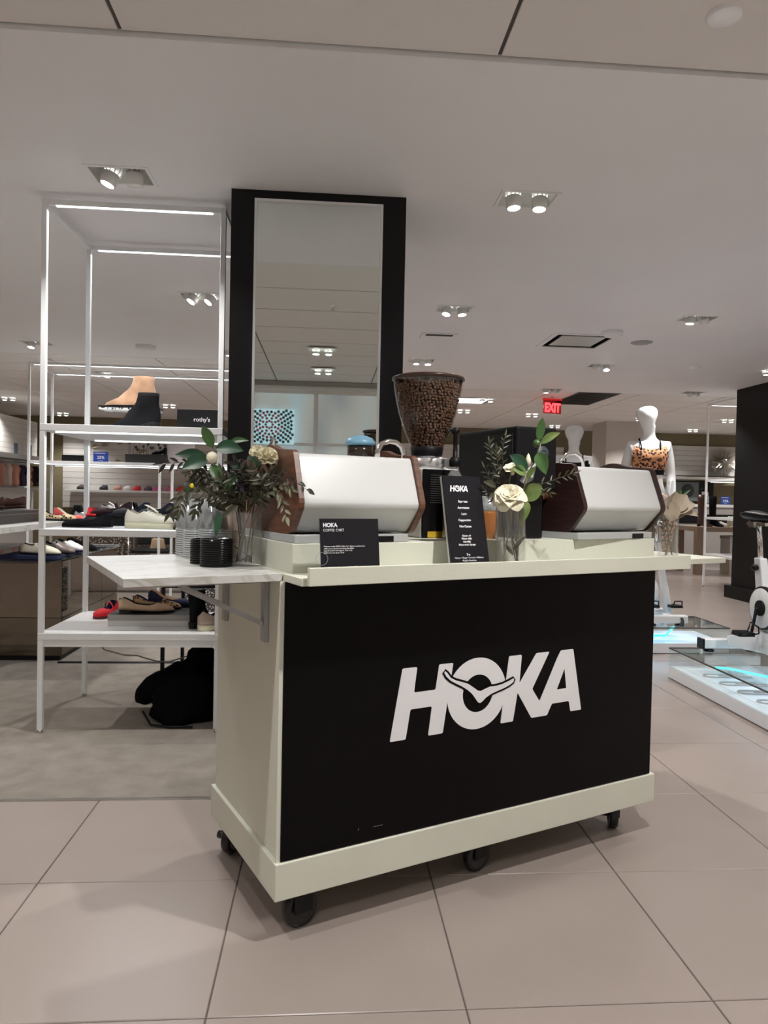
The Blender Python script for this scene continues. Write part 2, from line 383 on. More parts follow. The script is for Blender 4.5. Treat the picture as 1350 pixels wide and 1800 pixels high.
solo('sprinkler', 'tiny sprinkler head in the ceiling seen in the mirror', 'sprinkler', MB().lathe([(0, -.04), (.018, -.04), (.018, -.036), (.006, -.034), (.006, -.012), (.022, -.010), (.03, 0)], n=16), chrome, (.01, 1.36, CEIL+.016))
solo('ceiling_disc', 'round pale cover disc in the ceiling at the top right corner', 'cover', MB().lathe([(0, -.012), (.046, -.012), (.05, -.008), (.05, 0)], n=32), mat('disc_white', (.92, .93, .96), .4), (1.154, 2.129, CEIL+.016))
t = thing('exit_sign', 'glowing red exit sign hanging from the far ceiling', 'sign', (3.127, 10.093, CEIL), .25)
part('stem', MB().box(-.015, .015, -.01, .01, -.04, 0), white, t)
part('plate', MB().box(-.14, .14, -.01, .01, -.24, -.04), glass('red_acrylic', (1, .25, .25), 1.45, .1), t)
xm = mat('exit_red', (1, .02, .02), .5, emit=2.2, ecol=(1, .05, .06)); part('housing', MB().box(-.15, .15, -.02, .02, -.05, -.03), mat('exit_housing', (.5, .02, .02), .4, emit=.4), t)
text('lettering', 'EXIT', .17, xm, t, (0, -.012, -.215), align='CENTER', bold=.008, sx=.72)

# ------------------------------------------------------------------ outer walls
struct('wall_back', MB().box(-8, 9.5, 15.0, 15.15, 0, CEIL+.05), olive)
struct('wall_left', MB().box(-8, -7.85, -2.6, 15, 0, CEIL+.05), olive)
struct('wall_right', MB().box(9.35, 9.5, -2.6, 15, 0, CEIL+.05), mat('warm_white_wall', (.8, .77, .73), .7))
wf = struct('wall_front', MB().box(-8, 9.5, -2.7, -2.56, 0, CEIL+.05), mat('warm_white_wall', (.8, .77, .73), .7))
# window with blinds behind the camera (seen in the mirror)
def shade_mat():  # light from behind the shades is put in as mottled emission colour
    M = mat('window_shade', (.45, .48, .5), .8); nt = M.node_tree; b = nt.nodes['Principled BSDF']
    tc = nt.nodes.new('ShaderNodeTexCoord'); n = nt.nodes.new('ShaderNodeTexNoise'); n.inputs['Scale'].default_value = 1.6; n.inputs['Detail'].default_value = 1
    mp = nt.nodes.new('ShaderNodeMapping'); mp.inputs['Scale'].default_value = (1, 1, .35); nt.links.new(tc.outputs['Object'], mp.inputs[0]); nt.links.new(mp.outputs[0], n.inputs['Vector'])
    r = nt.nodes.new('ShaderNodeValToRGB'); e_ = r.color_ramp.elements; e_[0].position = .35; e_[0].color = (.20, .22, .24, 1); e_[1].position = .62; e_[1].color = (.36, .50, .57, 1)
    q = e_.new(.5); q.color = (.42, .40, .36, 1)
    nt.links.new(n.outputs['Fac'], r.inputs[0]); nt.links.new(r.outputs[0], b.inputs['Emission Color']); b.inputs['Emission Strength'].default_value = .36
    return M
for i in range(-3, 4):
    x0 = -.2+i*1.35
    wn = struct('window_%d' % (i+4), MB().box(x0, x0+.055, -2.56, -2.50, 0.9, CEIL-.05).box(x0+.055, x0+1.35, -2.56, -2.50, CEIL-.09, CEIL-.045).box(x0+.055, x0+1.35, -2.56, -2.48, 1.84, 1.875)
              .box(x0+.055, x0+1.35, -2.56, -2.50, .9, .94), white)
    part('shade', MB().box(x0+.055, x0+1.35, -2.555, -2.545, .94, CEIL-.14), shade_mat(), wn)
t = thing('wall_art', 'red and black star lattice panel on pale blue, seen in the mirror', 'artwork', (-.72, -2.49, 1.85))
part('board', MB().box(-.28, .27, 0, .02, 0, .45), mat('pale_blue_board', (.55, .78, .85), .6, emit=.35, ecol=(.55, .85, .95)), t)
bk = MB(); rd = MB()
cx_, cz_ = -.05, .25
for ring, (rad, nn, sz) in enumerate([(.045, 8, .02), (.085, 8, .022), (.125, 16, .022), (.165, 20, .024), (.205, 26, .024), (.245, 30, .024), (.285, 36, .024), (.325, 40, .024)]):
    for k in range(nn):
        sz = sz; a = 2*pi*(k+.5*(ring % 2))/nn; px, pz = cx_+rad*cos(a), cz_+rad*sin(a)
        if abs(px) > .255 or not .015 < pz < .435: continue
        d = rd if ring < 4 else bk
        if ring in (2, 3) and k % 4 == 0: d = bk
        c, s_ = cos(a+pi/4), sin(a+pi/4); h = sz*.68
        d.prism([(px+h*(u*c-v*s_), pz+h*(u*s_+v*c)) for u, v in ((-1, -1), (1, -1), (1, 1), (-1, 1))], .02, .023)
part('red_lattice', rd, mat('lattice_red', (.42, .03, .06), .6), t)['kind'] = 'stuff'; part('black_lattice', bk, mat('lattice_black', (.02, .035, .04), .6), t)['kind'] = 'stuff'

# ------------------------------------------------------------------ black column with mirror
cl = struct('column', MB().box(-.482, .352, 3.54, 4.2, 0, CEIL), blackm)
t = thing('wall_mirror', 'tall white-framed mirror on the black column', 'mirror', (-.065, 3.54, .55))
hw_, hh = .305, 2.06
part('frame', MB().box(-hw_, -hw_+.012, -.022, 0, 0, hh).box(hw_-.012, hw_, -.022, 0, 0, hh).box(-hw_+.012, hw_-.012, -.022, 0, hh-.012, hh).box(-hw_+.012, hw_-.012, -.022, 0, 0, .012), white_metal, t)
part('mirror_glass', MB().box(-hw_+.012, hw_-.012, -.014, -.002, .012, hh-.012), mat('mirror_silver', (.80, .86, .84), .015, 1), t)

# ------------------------------------------------------------------ right black wall
bw = struct('wall_partition', MB().box(5.19, 5.6, 5.2, 8.98, 0, CEIL), mat('black_wall', (.006, .006, .0065), .5, spec=.2))
struct('baseboard_partition', MB().box(5.13, 5.19, 5.2, 9.04, 0, .155).box(5.19, 5.6, 8.98, 9.04, 0, .155), mat('black_wall', (.006, .006, .0065), .5, spec=.2), bevel=.004)
struct('pillar', MB().box(5.05, 5.85, 13.0, 13.7, 0, CEIL), mat('pillar_beige', (.52, .48, .44), .6))

# ------------------------------------------------------------------ the coffee cart
CR = radians(24.8); CO = Vector((-.121, 1.942, 0))
def CL(x, y, z=0): return (CO.x + x*cos(CR) - y*sin(CR), CO.y + x*sin(CR) + y*cos(CR), z)
cart = thing('coffee_cart', 'cream painted coffee cart on black casters with black front panel', 'cart', tuple(CO), CR)
BW, BD = 1.467, .613
part('base', MB().box(0, BW, 0, BD, .12, .222), cream, cart, bevel=.003)
part('body', MB().box(.012, 1.45, .016, .60, .222, .98), cream, cart, bevel=.002)
part('corner_trim', MB().box(.005, .017, .010, .016, .222, .98), cream, cart)
part('front_panel', MB().box(.018, 1.446, .006, .016, .224, .979), blackp, cart, bevel=.001)
part('tray', MB().box(.02, 1.48, -.098, .61, .98, 1.0), cream, cart, bevel=.0015)
part('front_lip', MB().box(.035, 1.485, -.112, -.098, .981, 1.028), cream, cart, bevel=.0015)
part('riser', MB().box(.045, 1.465, .03, .495, 1.0, 1.08), cream, cart, bevel=.0015)
# fold-down marble shelf at the left and plain shelf at the right
def marble_mat():
    M = mat('marble_laminate', (.72, .72, .70), .3); nt = M.node_tree; b = nt.nodes['Principled BSDF']
    tc = nt.nodes.new('ShaderNodeTexCoord'); mp = nt.nodes.new('ShaderNodeMapping'); mp.inputs['Rotation'].default_value = (0, 0, .6); mp.inputs['Scale'].default_value = (3, 9, 3)
    n = nt.nodes.new('ShaderNodeTexNoise'); n.inputs['Scale'].default_value = 1.6; n.inputs['Detail'].default_value = 5; n.inputs['Distortion'].default_value = 1.6
    nt.links.new(tc.outputs['Object'], mp.inputs[0]); nt.links.new(mp.outputs[0], n.inputs['Vector'])
    r = nt.nodes.new('ShaderNodeValToRGB'); e_ = r.color_ramp.elements; e_[0].position = .46; e_[0].color = (.60, .595, .58, 1); e_[1].position = .54; e_[1].color = (.60, .595, .58, 1)
    q = e_.new(.5); q.color = (.44, .43, .38, 1)
    nt.links.new(n.outputs['Fac'], r.inputs[0]); nt.links.new(r.outputs[0], b.inputs['Base Color']); return M
marble = marble_mat()
part('fold_down_shelf', MB().box(-.392, .018, .03, .705, .98, 1.001), marble, cart, bevel=.001)
part('side_shelf', MB().box(1.482, 1.86, .02, .62, .98, 1.0), cream, cart, bevel=.001)
def bracket(y):
    bm_ = MB().box(.0, .011, y-.018, y+.018, .80, .978).box(-.002, .0, y-.018, y-.014, .80, .978).box(-.30, .0, y-.012, y+.012, .966, .979)
    b = part('shelf_bracket', bm_, grey_m, cart, bevel=.001)
    arm = MB().loft([[(-.004, y-.011, .845), (-.004, y+.011, .845), (-.004, y+.011, .86), (-.004, y-.011, .86)], [(-.23, y-.011, .955), (-.23, y+.011, .955), (-.23, y+.011, .97), (-.23, y-.011, .97)]], True, False)
    part('strut', arm, grey_m, b); part('rivet', MB().cyl((-.008, y-.012, .853), .005, .003, 10, 'y'), steel, b)
grey_m = mat('bracket_grey', (.38, .38, .38), .45)
bracket(.13); bracket(.50)
def caster(x, y, rot):
    c = part('caster', MB().box(-.035, .035, -.03, .03, .112, .12).lathe([(.022, .100), (.022, .112)], n=16, cap=True)
             .box(-.028, .03, -.022, -.018, .045, .103).box(-.028, .03, .018, .022, .045, .103), blackm, cart)
    c.location = (x, y, 0); c.rotation_euler = (0, 0, rot)
    wv = part('wheel', MB().lathe([(.012, -.014), (.030, -.012), (.036, -.016), (.048, -.015), (.052, -.009), (.052, .009), (.048, .015), (.036, .016), (.030, .012), (.012, .014)], (0, 0, .052), 28, True, 'y')
              .cyl((0, .018, .052), .013, .036, 14, 'y'), mat('caster_rubber', (.008, .008, .009), .35), c)
    part('axle_bolt', MB().cyl((0, -.020, .052), .0075, .008, 6, 'y').cyl((0, .028, .052), .0075, .008, 6, 'y'), steel, c)
for x, y, r in ((.10, .065, .12), (.73, .085, .2), (1.375, .11, .9), (.06, .555, .7), (.73, .54, .1), (1.38, .53, .3)): caster(x, y, r)
# logo on the front panel: letter outlines in panel coordinates (x right, z up)
def rounded(poly, r=.005, n=3):
    out = []
    N = len(poly)
    for i in range(N):
        p, a, b = Vector(poly[i]), Vector(poly[i-1]), Vector(poly[(i+1) % N])
        da, db = (a-p), (b-p); rr = min(r, da.length*.4, db.length*.4); da.normalize(); db.normalize()
        p0, p1 = p+da*rr, p+db*rr
        for k in range(n+1):
            t_ = k/n; out.append(tuple(p0*(1-t_)**2+p*2*t_*(1-t_)+p1*t_*t_))
    return out
def flat_shape(name, outer, holes_, y, th, material, parent, S=1, ox=0, oz=0, **kw):
    cu_ = bpy.data.curves.new(name, 'CURVE'); cu_.dimensions = '2D'; cu_.fill_mode = 'BOTH'; cu_.extrude = th
    for pl in [outer]+holes_:
        sp = cu_.splines.new('POLY'); sp.points.add(len(pl)-1); sp.use_cyclic_u = True
        for k, p in enumerate(pl): sp.points[k].co = ((p[0]-ox)*S, (p[1]-oz)*S, 0, 1)
    tmp = bpy.data.objects.new('tmp', cu_); COL.objects.link(tmp); dg = bpy.context.evaluated_depsgraph_get()
    me = bpy.data.meshes.new_from_object(tmp.evaluated_get(dg)); bpy.data.objects.remove(tmp); bpy.data.curves.remove(cu_)
    me.materials.clear()
    o = link(name, me, material, parent, (0, y, 0)); o.rotation_euler = (pi/2, 0, 0); return o
LH = [(.386, .712), (.437, .712), (.4275, .637), (.503, .637), (.5145, .712), (.566, .712), (.5325, .501), (.480, .501), (.4915, .588), (.4165, .588), (.402, .501), (.348, .501)]
LK = [(.781, .713), (.833, .713), (.826, .622), (.894, .713), (.950, .713), (.880, .597), (.912, .553), (.985, .690), (1.000, .713), (1.055, .713), (1.098, .502), (1.049, .502), (1.041, .538), (.966, .538), (.946, .502), (.879, .502), (.819, .592), (.803, .501), (.752, .501)]
AC = [(1.018, .650), (1.028, .583), (.986, .583)]
def ell(cx, cy, rx, ry, n=48): return [(cx+rx*cos(2*pi*k/n), cy+ry*sin(2*pi*k/n)) for k in range(n)]
BIRD = [(.536, .690), (.544, .683), (.556, .668), (.575, .658), (.600, .650), (.622, .642), (.642, .629), (.660, .6165), (.672, .6145), (.686, .619), (.705, .624), (.730, .624), (.755, .627), (.780, .634), (.799, .641), (.802, .636), (.798, .628), (.782, .620), (.760, .613), (.735, .607), (.712, .601), (.692, .592), (.676, .580), (.668, .577), (.660, .581), (.650, .594), (.638, .609), (.622, .622), (.600, .636), (.578, .647), (.556, .659), (.541, .672), (.532, .685)]
def grow(poly, d):
    c = []
    N = len(poly)
    for i in range(N):
        a, b = Vector(poly[i-1]), Vector(poly[(i+1) % N]); t_ = (b-a).normalized(); c.append((poly[i][0]-t_.y*d, poly[i][1]+t_.x*d))
    return c
def logo(parent, y, S, ox, oz, th=.0004, nm='logo_letter'):
    a = dict(S=S, ox=ox, oz=oz)
    flat_shape(nm, rounded(LH), [], y, th, lettering, parent, **a)
    flat_shape(nm, ell(.6585, .608, .1125, .1115), [ell(.661, .608, .0575, .0585)], y-.0002, th, lettering, parent, **a)
    flat_shape(nm, rounded(LK), [AC], y, th, lettering, parent, **a)
    flat_shape('bird_outline', grow(BIRD, .0065), [], y-.0012, th, blackp, parent, **a)
    flat_shape('bird_emblem', BIRD, [], y-.0022, th, lettering, parent, **a)
logo(cart, .0055, 1, 0, 0)
# a few scuffs in the paint
part('scuff', MB().box(.30, .33, .0055, .006, .262, .2632).box(.25, .252, .0055, .006, .262, .268), mat('scuff_grey', (.16, .15, .15), .6), cart)

# ------------------------------------------------------------------ espresso machines
def espresso(label, x, y, rz, wood, knob, W=.42):
    t = thing('espresso_machine', label, 'coffee machine', CL(x, y, 1.0805), CR+rz)
    prof = [(.05, .022), (-.02, .105), (.035, .252), (.045, .258), (.15, .265), (.20, .280), (.235, .280), (.30, .262), (.42, .255), (.46, .20), (.46, .022)]
    prof2 = rounded(prof, .02, 3)
    for xx in (0, W-.018):
        part('side_panel', MB().prism(prof2, xx, xx+.018, 'yz'), wood, t, bevel=.002)
    sh = [(.064, .026), (-.004, .098), (-.0075, .110), (-.004, .122), (.046, .250), (.42, .248), (.44, .026)]
    part('housing', MB().prism(rounded(sh, .012, 3), .0185, W-.0185, 'yz'), mwhite, t)
    bs = part('base_strip', MB().box(.0, W-.045, .008, .44, .0, .0225), mat('machine_grey', (.42, .43, .43), .35), t, bevel=.002)
    part('screw', MB().cyl((.035, .0085, .012), .005, .002, 12, 'y').cyl((W-.065, .0085, .012), .005, .002, 12, 'y'), blackm, bs)
    part('socket', MB().box(W-.155, W-.095, .006, .009, .001, .018), blackg, bs)
    part('cup_rail', MB().tube([(.30, .10, .245), (.302, .10, .27), (.315, .10, .292), (.34, .10, .302), (.365, .10, .300), (.385, .10, .288), (.394, .10, .268), (.394, .10, .245)] if knob is None else
         [(.06, .16, .245), (.07, .16, .275), (.10, .16, .298), (.14, .16, .304), (.17, .16, .293), (.186, .16, .272), (.188, .16, .245)], .0085 if knob is None else .006, 12), chrome, t)
    part('steam_knob', MB().tube([(.06, .36, .255), (.06, .355, .29), (.055, .33, .31)], [.013, .011, .004], 10), chrome, t)
    if knob: part('knob', MB().lathe([(0, -.03), (.012, -.03), (.014, -.026), (.014, -.002), (.010, 0)], (0, .16, .145), 18, True, 'x'), mat('copper', (.55, .26, .13), .3, .9), t)
    return t
espresso('white espresso machine with walnut sides at the left of the cart', .055, .03, 0, walnut, None, .405)
espresso('white espresso machine with dark wood sides and copper knob at the right', 1.066, .0, radians(4), wenge, True, .436)

# ------------------------------------------------------------------ bean grinder
gr = thing('coffee_grinder', 'tall coffee grinder with clear hopper full of roasted beans', 'grinder', CL(.635, .29, 1.08), CR)
def hop_r(z):   # z from 0 (.295) to 1 (.53)
    P = [(.0, .056), (.12, .066), (.3, .083), (.5, .098), (.7, .109), (.85, .115), (1, .119)]
    for a, b in zip(P, P[1:]):
        if z <= b[0]: return a[1]+(b[1]-a[1])*(z-a[0])/(b[0]-a[0])
    return P[-1][1]
Z0, Z1 = .300, .532
part('housing', MB().box(-.075, .075, -.09, .13, 0, .228), mat('grinder_grey', (.62, .61, .59), .4), gr, bevel=.006)
part('front_cover', MB().box(-.072, .078, -.096, -.089, .0, .226), blackg, gr, bevel=.002)
vb = MB()
for k in range(13): vb.box(-.045, .02, -.099, -.0955, .115+k*.0075, .118+k*.0075)
part('vent_rib', vb, mat('rib_black', (.03, .03, .03), .5), gr)
part('warning_label', MB().box(-.052, .01, -.0972, -.0962, .002, .022), mat('label_yellow', (.52, .34, .02), .5), gr)
part('metal_collar', MB().lathe([(.0, .228), (.076, .228), (.078, .232), (.078, .262), (.074, .266), (.05, .266), (.05, .276), (.0, .276)], n=36).box(.04, .105, -.03, .03, .234, .262), mat('collar_alu', (.78, .78, .78), .22, .8), gr)
part('black_collar', MB().lathe([(.050, .272), (.053, .276), (.0565, .302), (.054, .304)], n=32), blackm, gr)
hp = part('hopper', MB().lathe([(hop_r(k/14), Z0+(Z1-Z0)*k/14) for k in range(15)], n=48), glass('hopper_plastic', (.95, .94, .93), 1.45, .035, .02), gr)
part('lid', MB().lathe([(0, Z1+.009), (.115, Z1+.009), (.123, Z1+.006), (.124, Z1-.002), (.119, Z1-.004)], n=48), mat('lid_brown', (.07, .035, .025), .25), gr)
beans = MB()
bp_ = [(x, y, z) for x, y, z in ((1, 0, 0), (.5, .75, .1), (-.5, .75, .1), (-1, 0, 0), (-.5, -.75, .1), (.5, -.75, .1))]
def bean(c, T_):
    V = [Vector((1.0*cos(a)*q, .72*sin(a)*q, h)) for h, q in ((-.45, .6), (0, 1), (.42, .72)) for a in [2*pi*k/7 for k in range(7)]]
    V.append(Vector((0, 0, -.55))); V.append(Vector((0, 0, .30)))
    V = [Vector(c)+T_ @ (v*.0066) for v in V]; F = []
    for r_ in range(2):
        for k in range(7): F.append((r_*7+k, r_*7+(k+1) % 7, (r_+1)*7+(k+1) % 7, (r_+1)*7+k))
    for k in range(7): F.append((k, 21, (k+1) % 7)); F.append((14+k, 14+(k+1) % 7, 22))
    beans.add(V, F, True)
rb = random.Random(3)
for row in range(25):
    zz = (row+.5)/26.2
    R_ = hop_r(zz)-.0065; z = Z0+(Z1-Z0)*zz
    n_ = int(2*pi*R_/.0118)
    for k in range(n_):
        if zz > .90 and rb.random() < .35: continue
        a = 2*pi*(k+.5*(row % 2)+rb.uniform(-.25, .25))/n_
        rr = R_-rb.uniform(0, .004)
        T_ = Matrix.Rotation(a, 3, 'Z') @ Matrix.Rotation(pi/2+rb.uniform(-.5, .5), 3, 'Y') @ Matrix.Rotation(rb.uniform(0, 6), 3, 'Z')
        bean((rr*cos(a), rr*sin(a), z+rb.uniform(-.002, .002)), T_)
for k in range(260):
    a = rb.uniform(0, 6.28); q = sqrt(rb.random())*.10
    bean((q*cos(a), q*sin(a), Z1-.026+rb.uniform(-.003, .003)), Matrix.Rotation(rb.uniform(0, 6), 3, (rb.random(), rb.random(), rb.random()+.1)))
bo = part('coffee_beans', beans, mat('roasted_bean', (.20, .10, .055), .42, col2=(.09, .04, .022), nscale=160), gr); bo['kind'] = 'stuff'
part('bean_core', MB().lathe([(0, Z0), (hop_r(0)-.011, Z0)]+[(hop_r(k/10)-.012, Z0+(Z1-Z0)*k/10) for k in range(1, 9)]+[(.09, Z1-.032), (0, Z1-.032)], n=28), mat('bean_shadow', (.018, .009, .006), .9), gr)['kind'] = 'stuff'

# ------------------------------------------------------------------ black brewer behind
bw_ = thing('coffee_brewer', 'large black coffee brewer with overhanging head and round emblem', 'coffee machine', CL(.835, .06, 1.08), CR-radians(5))
hd = [(0, 0), (.164, 0), (.164, .38), (0, .38)]
part('head', MB().prism(rounded(hd, .012, 4), .165, .375, 'xy'), blackm, bw_, bevel=.010, seg=3)
rbm = MB()
for k in range(11): rbm.box(-.0035, .004, .02, .17, .285+k*.0062, .2885+k*.0062)
part('side_vent', rbm, mat('rib_black', (.03, .03, .03), .5), bw_)
part('body', MB().box(.03, .150, .05, .34, .0, .17), blackg, bw_, bevel=.006)
em = part('emblem', MB().lathe([(0, -.003), (.022, -.003), (.024, 0)], (.105, 0, .288), 32, True, 'y'), mat('emblem_blue', (.035, .05, .065), .4), bw_)
part('emblem_ring', MB().lathe([(.012, -.0045), (.015, -.0045), (.015, -.003), (.012, -.003), (.012, -.0045)], (.105, 0, .288), 28, True, 'y').box(.095, .115, -.0045, -.003, .287, .290), mat('emblem_grey', (.10, .12, .13), .4), em)

# pump bottle, amber jar, blue-lidded pot
pb = thing('pump_bottle', 'clear syrup bottle with black pump behind the menu sign', 'bottle', CL(.655, .15, 1.08), CR+.3)
part('bottle', MB().lathe([(0, 0), (.034, 0), (.036, .004), (.036, .17), (.028, .20), (.014, .222), (.014, .235)], n=24), plastic, pb)
part('syrup', MB().lathe([(0, .004), (.032, .004), (.032, .14), (0, .14)], n=20), mat('syrup_amber', (.35, .14, .03), .15), pb)
part('pump', MB().lathe([(0, .235), (.019, .235), (.020, .255), (.013, .265), (.008, .268), (.007, .30), (.007, .34), (.012, .343), (.014, .352), (.010, .362), (0, .362)], n=20).tube([(0, 0, .352), (-.025, 0, .354), (-.04, 0, .348), (-.045, 0, .338)], [.007, .006, .005, .004], 8), blackm, pb)
aj = thing('jar', 'amber jar with clear lid between menu sign and flower vase', 'jar', CL(.80, .16, 1.08), CR)
part('body', MB().lathe([(0, 0), (.032, 0), (.034, .004), (.034, .085), (.030, .092), (0, .092)], n=24), mat('amber', (.30, .11, .03), .12, coat=.5), aj)
part('lid', MB().lathe([(0, .142), (.020, .142), (.024, .136), (.024, .122), (.031, .118), (.031, .093), (0, .093)], n=24), glass('lid_plastic', (.9, .93, .95), 1.5, .2, .08, .25), aj)
bl_ = thing('travel_cup', 'dark cup with pale blue lid on top of the left espresso machine', 'cup', CL(.40, .33, 1.3355), CR)
part('body', MB().lathe([(0, 0), (.042, 0), (.042, .045), (0, .045)], n=28), mat('smoked_brown', (.035, .022, .015), .15), bl_)
part('lid', MB().lathe([(0, .077), (.02, .076), (.04, .068), (.050, .055), (.050, .048), (.042, .044)], n=28), mat('lid_blue', (.22, .45, .62), .35), bl_)

# ------------------------------------------------------------------ signs on the cart
t = thing('tabletop_sign', 'landscape black sign reading COFFEE CART in the front tray', 'sign', CL(.087, -.068, 1.0), CR, rot=(radians(-7), 0, CR))
part('acrylic_holder', MB().box(0, .178, .002, .005, 0, .154).box(0, .178, .005, .035, 0, .003), acrylic, t)
card = part('card', MB().box(.001, .177, .0, .002, 0, .153), mat('card_black', (.010, .010, .014), .25), t)
text('title', 'HOKA', .0145, lettering, card, (.010, -.0004, .131), bold=.0006)
text('subtitle', 'COFFEE CART', .0098, lettering, card, (.010, -.0004, .119))
text('body_text', 'Welcome to the HOKA Coffee Cart. Enjoy a complimentary\ncoffee as you discover the shoes that deliver\ninspired comfort and support. Time to fly.\nperfect run, one sip at a time!', .0058, lettering, card, (.010, -.0004, .077), ls=.95, sx=.86)
text('footer', 'SATURDAY, NOVEMBER 2', .0095, lettering, card, (.010, -.0004, .018), bold=.0003)
part('ring_mark', MB().lathe([(.0165, -.0003), (.0175, -.0003)], (.004, 0, .047), 32, True, 'y'), grey, card)
t = thing('menu_sign', 'tall black menu board leaning back on the cart tray', 'sign', CL(.512, -.052, 1.0), CR, rot=(radians(-12.5), 0, CR))
part('easel', MB().box(0, .004, .004, .012, 0, .286).box(.004, .14, .006, .010, 0, .286), mat('board_edge', (.45, .45, .43), .4), t)
card = part('card', MB().box(.001, .141, .0, .005, .0, .287), mat('card_black', (.010, .010, .014), .25), t)
logo(card, -.0006, .088, .386-.30-.0, .501-2.71, .0001)
for s_, z, sz in (('Espresso', .205, .0095), ('Americano', .186, .0095), ('Latte', .167, .0095), ('Cappuccino', .148, .0095), ('Hot Cocoa', .129, .0095), ('Choice of', .101, .0078), ('Whole Milk', .092, .0078), ('Oat Milk', .083, .0078), ('Housemade Syrups', .074, .0078), ('Tea', .044, .0085)):
    text('menu_line', s_, sz, lettering, card, (.066, -.0006, z), align='CENTER', bold=.00025)
text('menu_line', '\u2022Green \u2022 Ginger Turmeric \u2022Hibiscus\n\u2022English Breakfast', .0072, lettering, card, (.068, -.0006, .035), align='CENTER', ls=1.15)

# ------------------------------------------------------------------ cups and lids
def stacked(proto_fn, name, n, pitch, x, y, labf, cat, group, z=1.001):
    first = None
    for k in range(n):
        if first is None: first = proto_fn(); o = first
        else: o = copy_tree(first)
        o.location = CL(x, y, z+k*pitch); o.rotation_euler = (0, 0, CR+random.uniform(0, 6)); o['group'] = group; o['label'] = labf(k, n); o['category'] = cat
clear_cup_me = MB().lathe([(.0465, .0), (.0480, .0015), (.0480, .0045), (.0455, .005), (.0450, .012), (.0305, .102), (.027, .104), (0, .104)], n=32).mesh('clear_cup')
kraft_me = MB().lathe([(.0445, 0), (.0455, .002), (.0445, .0045), (.0425, .005), (.030, .102), (.027, .104), (.027, .100), (0, .100)], n=32).mesh('paper_cup')
lid_me = MB().lathe([(.0440, 0), (.0468, .0005), (.0472, .004), (.0455, .0055), (.0450, .010), (.0415, .0105), (.0405, .0085), (0, .0085)], n=36).mesh('cup_lid')
def one(name, me, m_, rim=None):
    def f():
        o = link(name, me, m_)
        if rim: link('rim', rim, rim_plastic, o)
        return o
    return f
rim_me = MB().lathe([(.0465, -.0001), (.0484, .0012), (.0484, .0045), (.0455, .0052)], n=32).mesh('rim')
ORD = ['topmost', 'second from the top', 'third from the top', 'fourth from the top', 'fifth from the top', 'sixth from the top', 'seventh from the top', 'eighth from the top', 'ninth from the top', 'tenth from the top', 'fourth from the bottom', 'third from the bottom', 'second from the bottom', 'lowest', '']
def lab(kind, where):
    def f(k, n):
        j = n-1-k
        w_ = ORD[j] if j < 7 else ['lowest', 'second from the bottom', 'third from the bottom', 'fourth from the bottom', 'fifth from the bottom', 'sixth from the bottom', 'seventh from the bottom', 'eighth from the bottom'][k]
        return '%s, %s in %s' % (kind, w_, where)
    return f
stacked(one('plastic_cup', clear_cup_me, plastic, rim_me), '', 13, .0072, -.074, .647, lab('upturned clear plastic cup', 'the leftmost stack'), 'cup', 'clear cups in the leftmost stack')
stacked(one('plastic_cup', clear_cup_me, plastic, rim_me), '', 13, .0072, -.071, .549, lab('upturned clear plastic cup', 'the second stack from left'), 'cup', 'clear cups in the second stack')
stacked(one('plastic_cup', clear_cup_me, plastic, rim_me), '', 14, .0072, -.049, .452, lab('upturned clear plastic cup', 'the third stack, nearest the lids'), 'cup', 'clear cups behind the lids')
stacked(one('paper_cup', kraft_me, mat('kraft_paper', (.38, .29, .23), .8)), '', 15, .0062, .024, .56, lab('upturned tan paper cup', 'the stack behind the flower vase'), 'cup', 'tan paper cups')
stacked(one('cup_lid', lid_me, blackg), '', 12, .0064, -.094, .270, lab('black plastic cup lid', 'the front lid stack'), 'lid', 'black lids in the front stack')
stacked(one('cup_lid', lid_me, blackg), '', 11, .0064, -.098, .3655, lab('black plastic cup lid', 'the lid stack at the back'), 'lid', 'black lids in the back stack')

# ------------------------------------------------------------------ flowers in glass vases
def leaf_mb(mb, base, tip, wid, facing=(0, -1, 0), bend=.12, fold=.25, n=7, curl=0):
    base, tip = Vector(base), Vector(tip); d = tip-base; L = d.length; dn = d.normalized()
    fa = Vector(facing); side = dn.cross(fa)
    if side.length < 1e-4: side = dn.orthogonal()
    side.normalize(); nrm = side.cross(dn).normalized()
    if nrm.dot(fa) < 0: nrm = -nrm
    V = []
    for i in range(n):
        t_ = i/(n-1); wv = wid*.5*(sin(pi*min(1, t_**.8))**.85 if 0 < t_ < 1 else 0.03)
        c = base + d*t_ + Vector((0, 0, 1))*bend*L*sin(pi*t_) + side*curl*L*sin(pi*t_)
        for q in (-1, -.5, 0, .5, 1): V.append(c+side*wv*q+nrm*(abs(q)*wv*fold))
    F = [(i*5+k, i*5+k+1, (i+1)*5+k+1, (i+1)*5+k) for i in range(n-1) for k in range(4)]
    mb.add(V, F, True)
def leafmat(name, a, b_, rough=.35):
    M = mat(name, a, rough, col2=b_, nscale=30); return M
L_dark = leafmat('leaf_dark_green', (.018, .070, .030), (.010, .040, .020), .42)
L_mid = leafmat('leaf_mid_green', (.06, .13, .035), (.035, .085, .025), .35)
L_light = leafmat('leaf_light_green', (.15, .21, .06), (.09, .14, .035), .4)
L_olive = leafmat('leaf_olive_brown', (.060, .060, .028), (.030, .028, .015), .45)
L_brown = leafmat('leaf_dark_brown', (.030, .020, .014), (.015, .010, .008), .4)
L_pale = leafmat('leaf_pale_sage', (.17, .17, .10), (.11, .12, .07), .5)
stem_m = mat('stem_green_brown', (.07, .06, .03), .6)
stem_p = mat('stem_grey', (.22, .19, .12), .6)
petal_m = mat('petal_cream', (.78, .73, .55), .5, noise=.06, nscale=20)
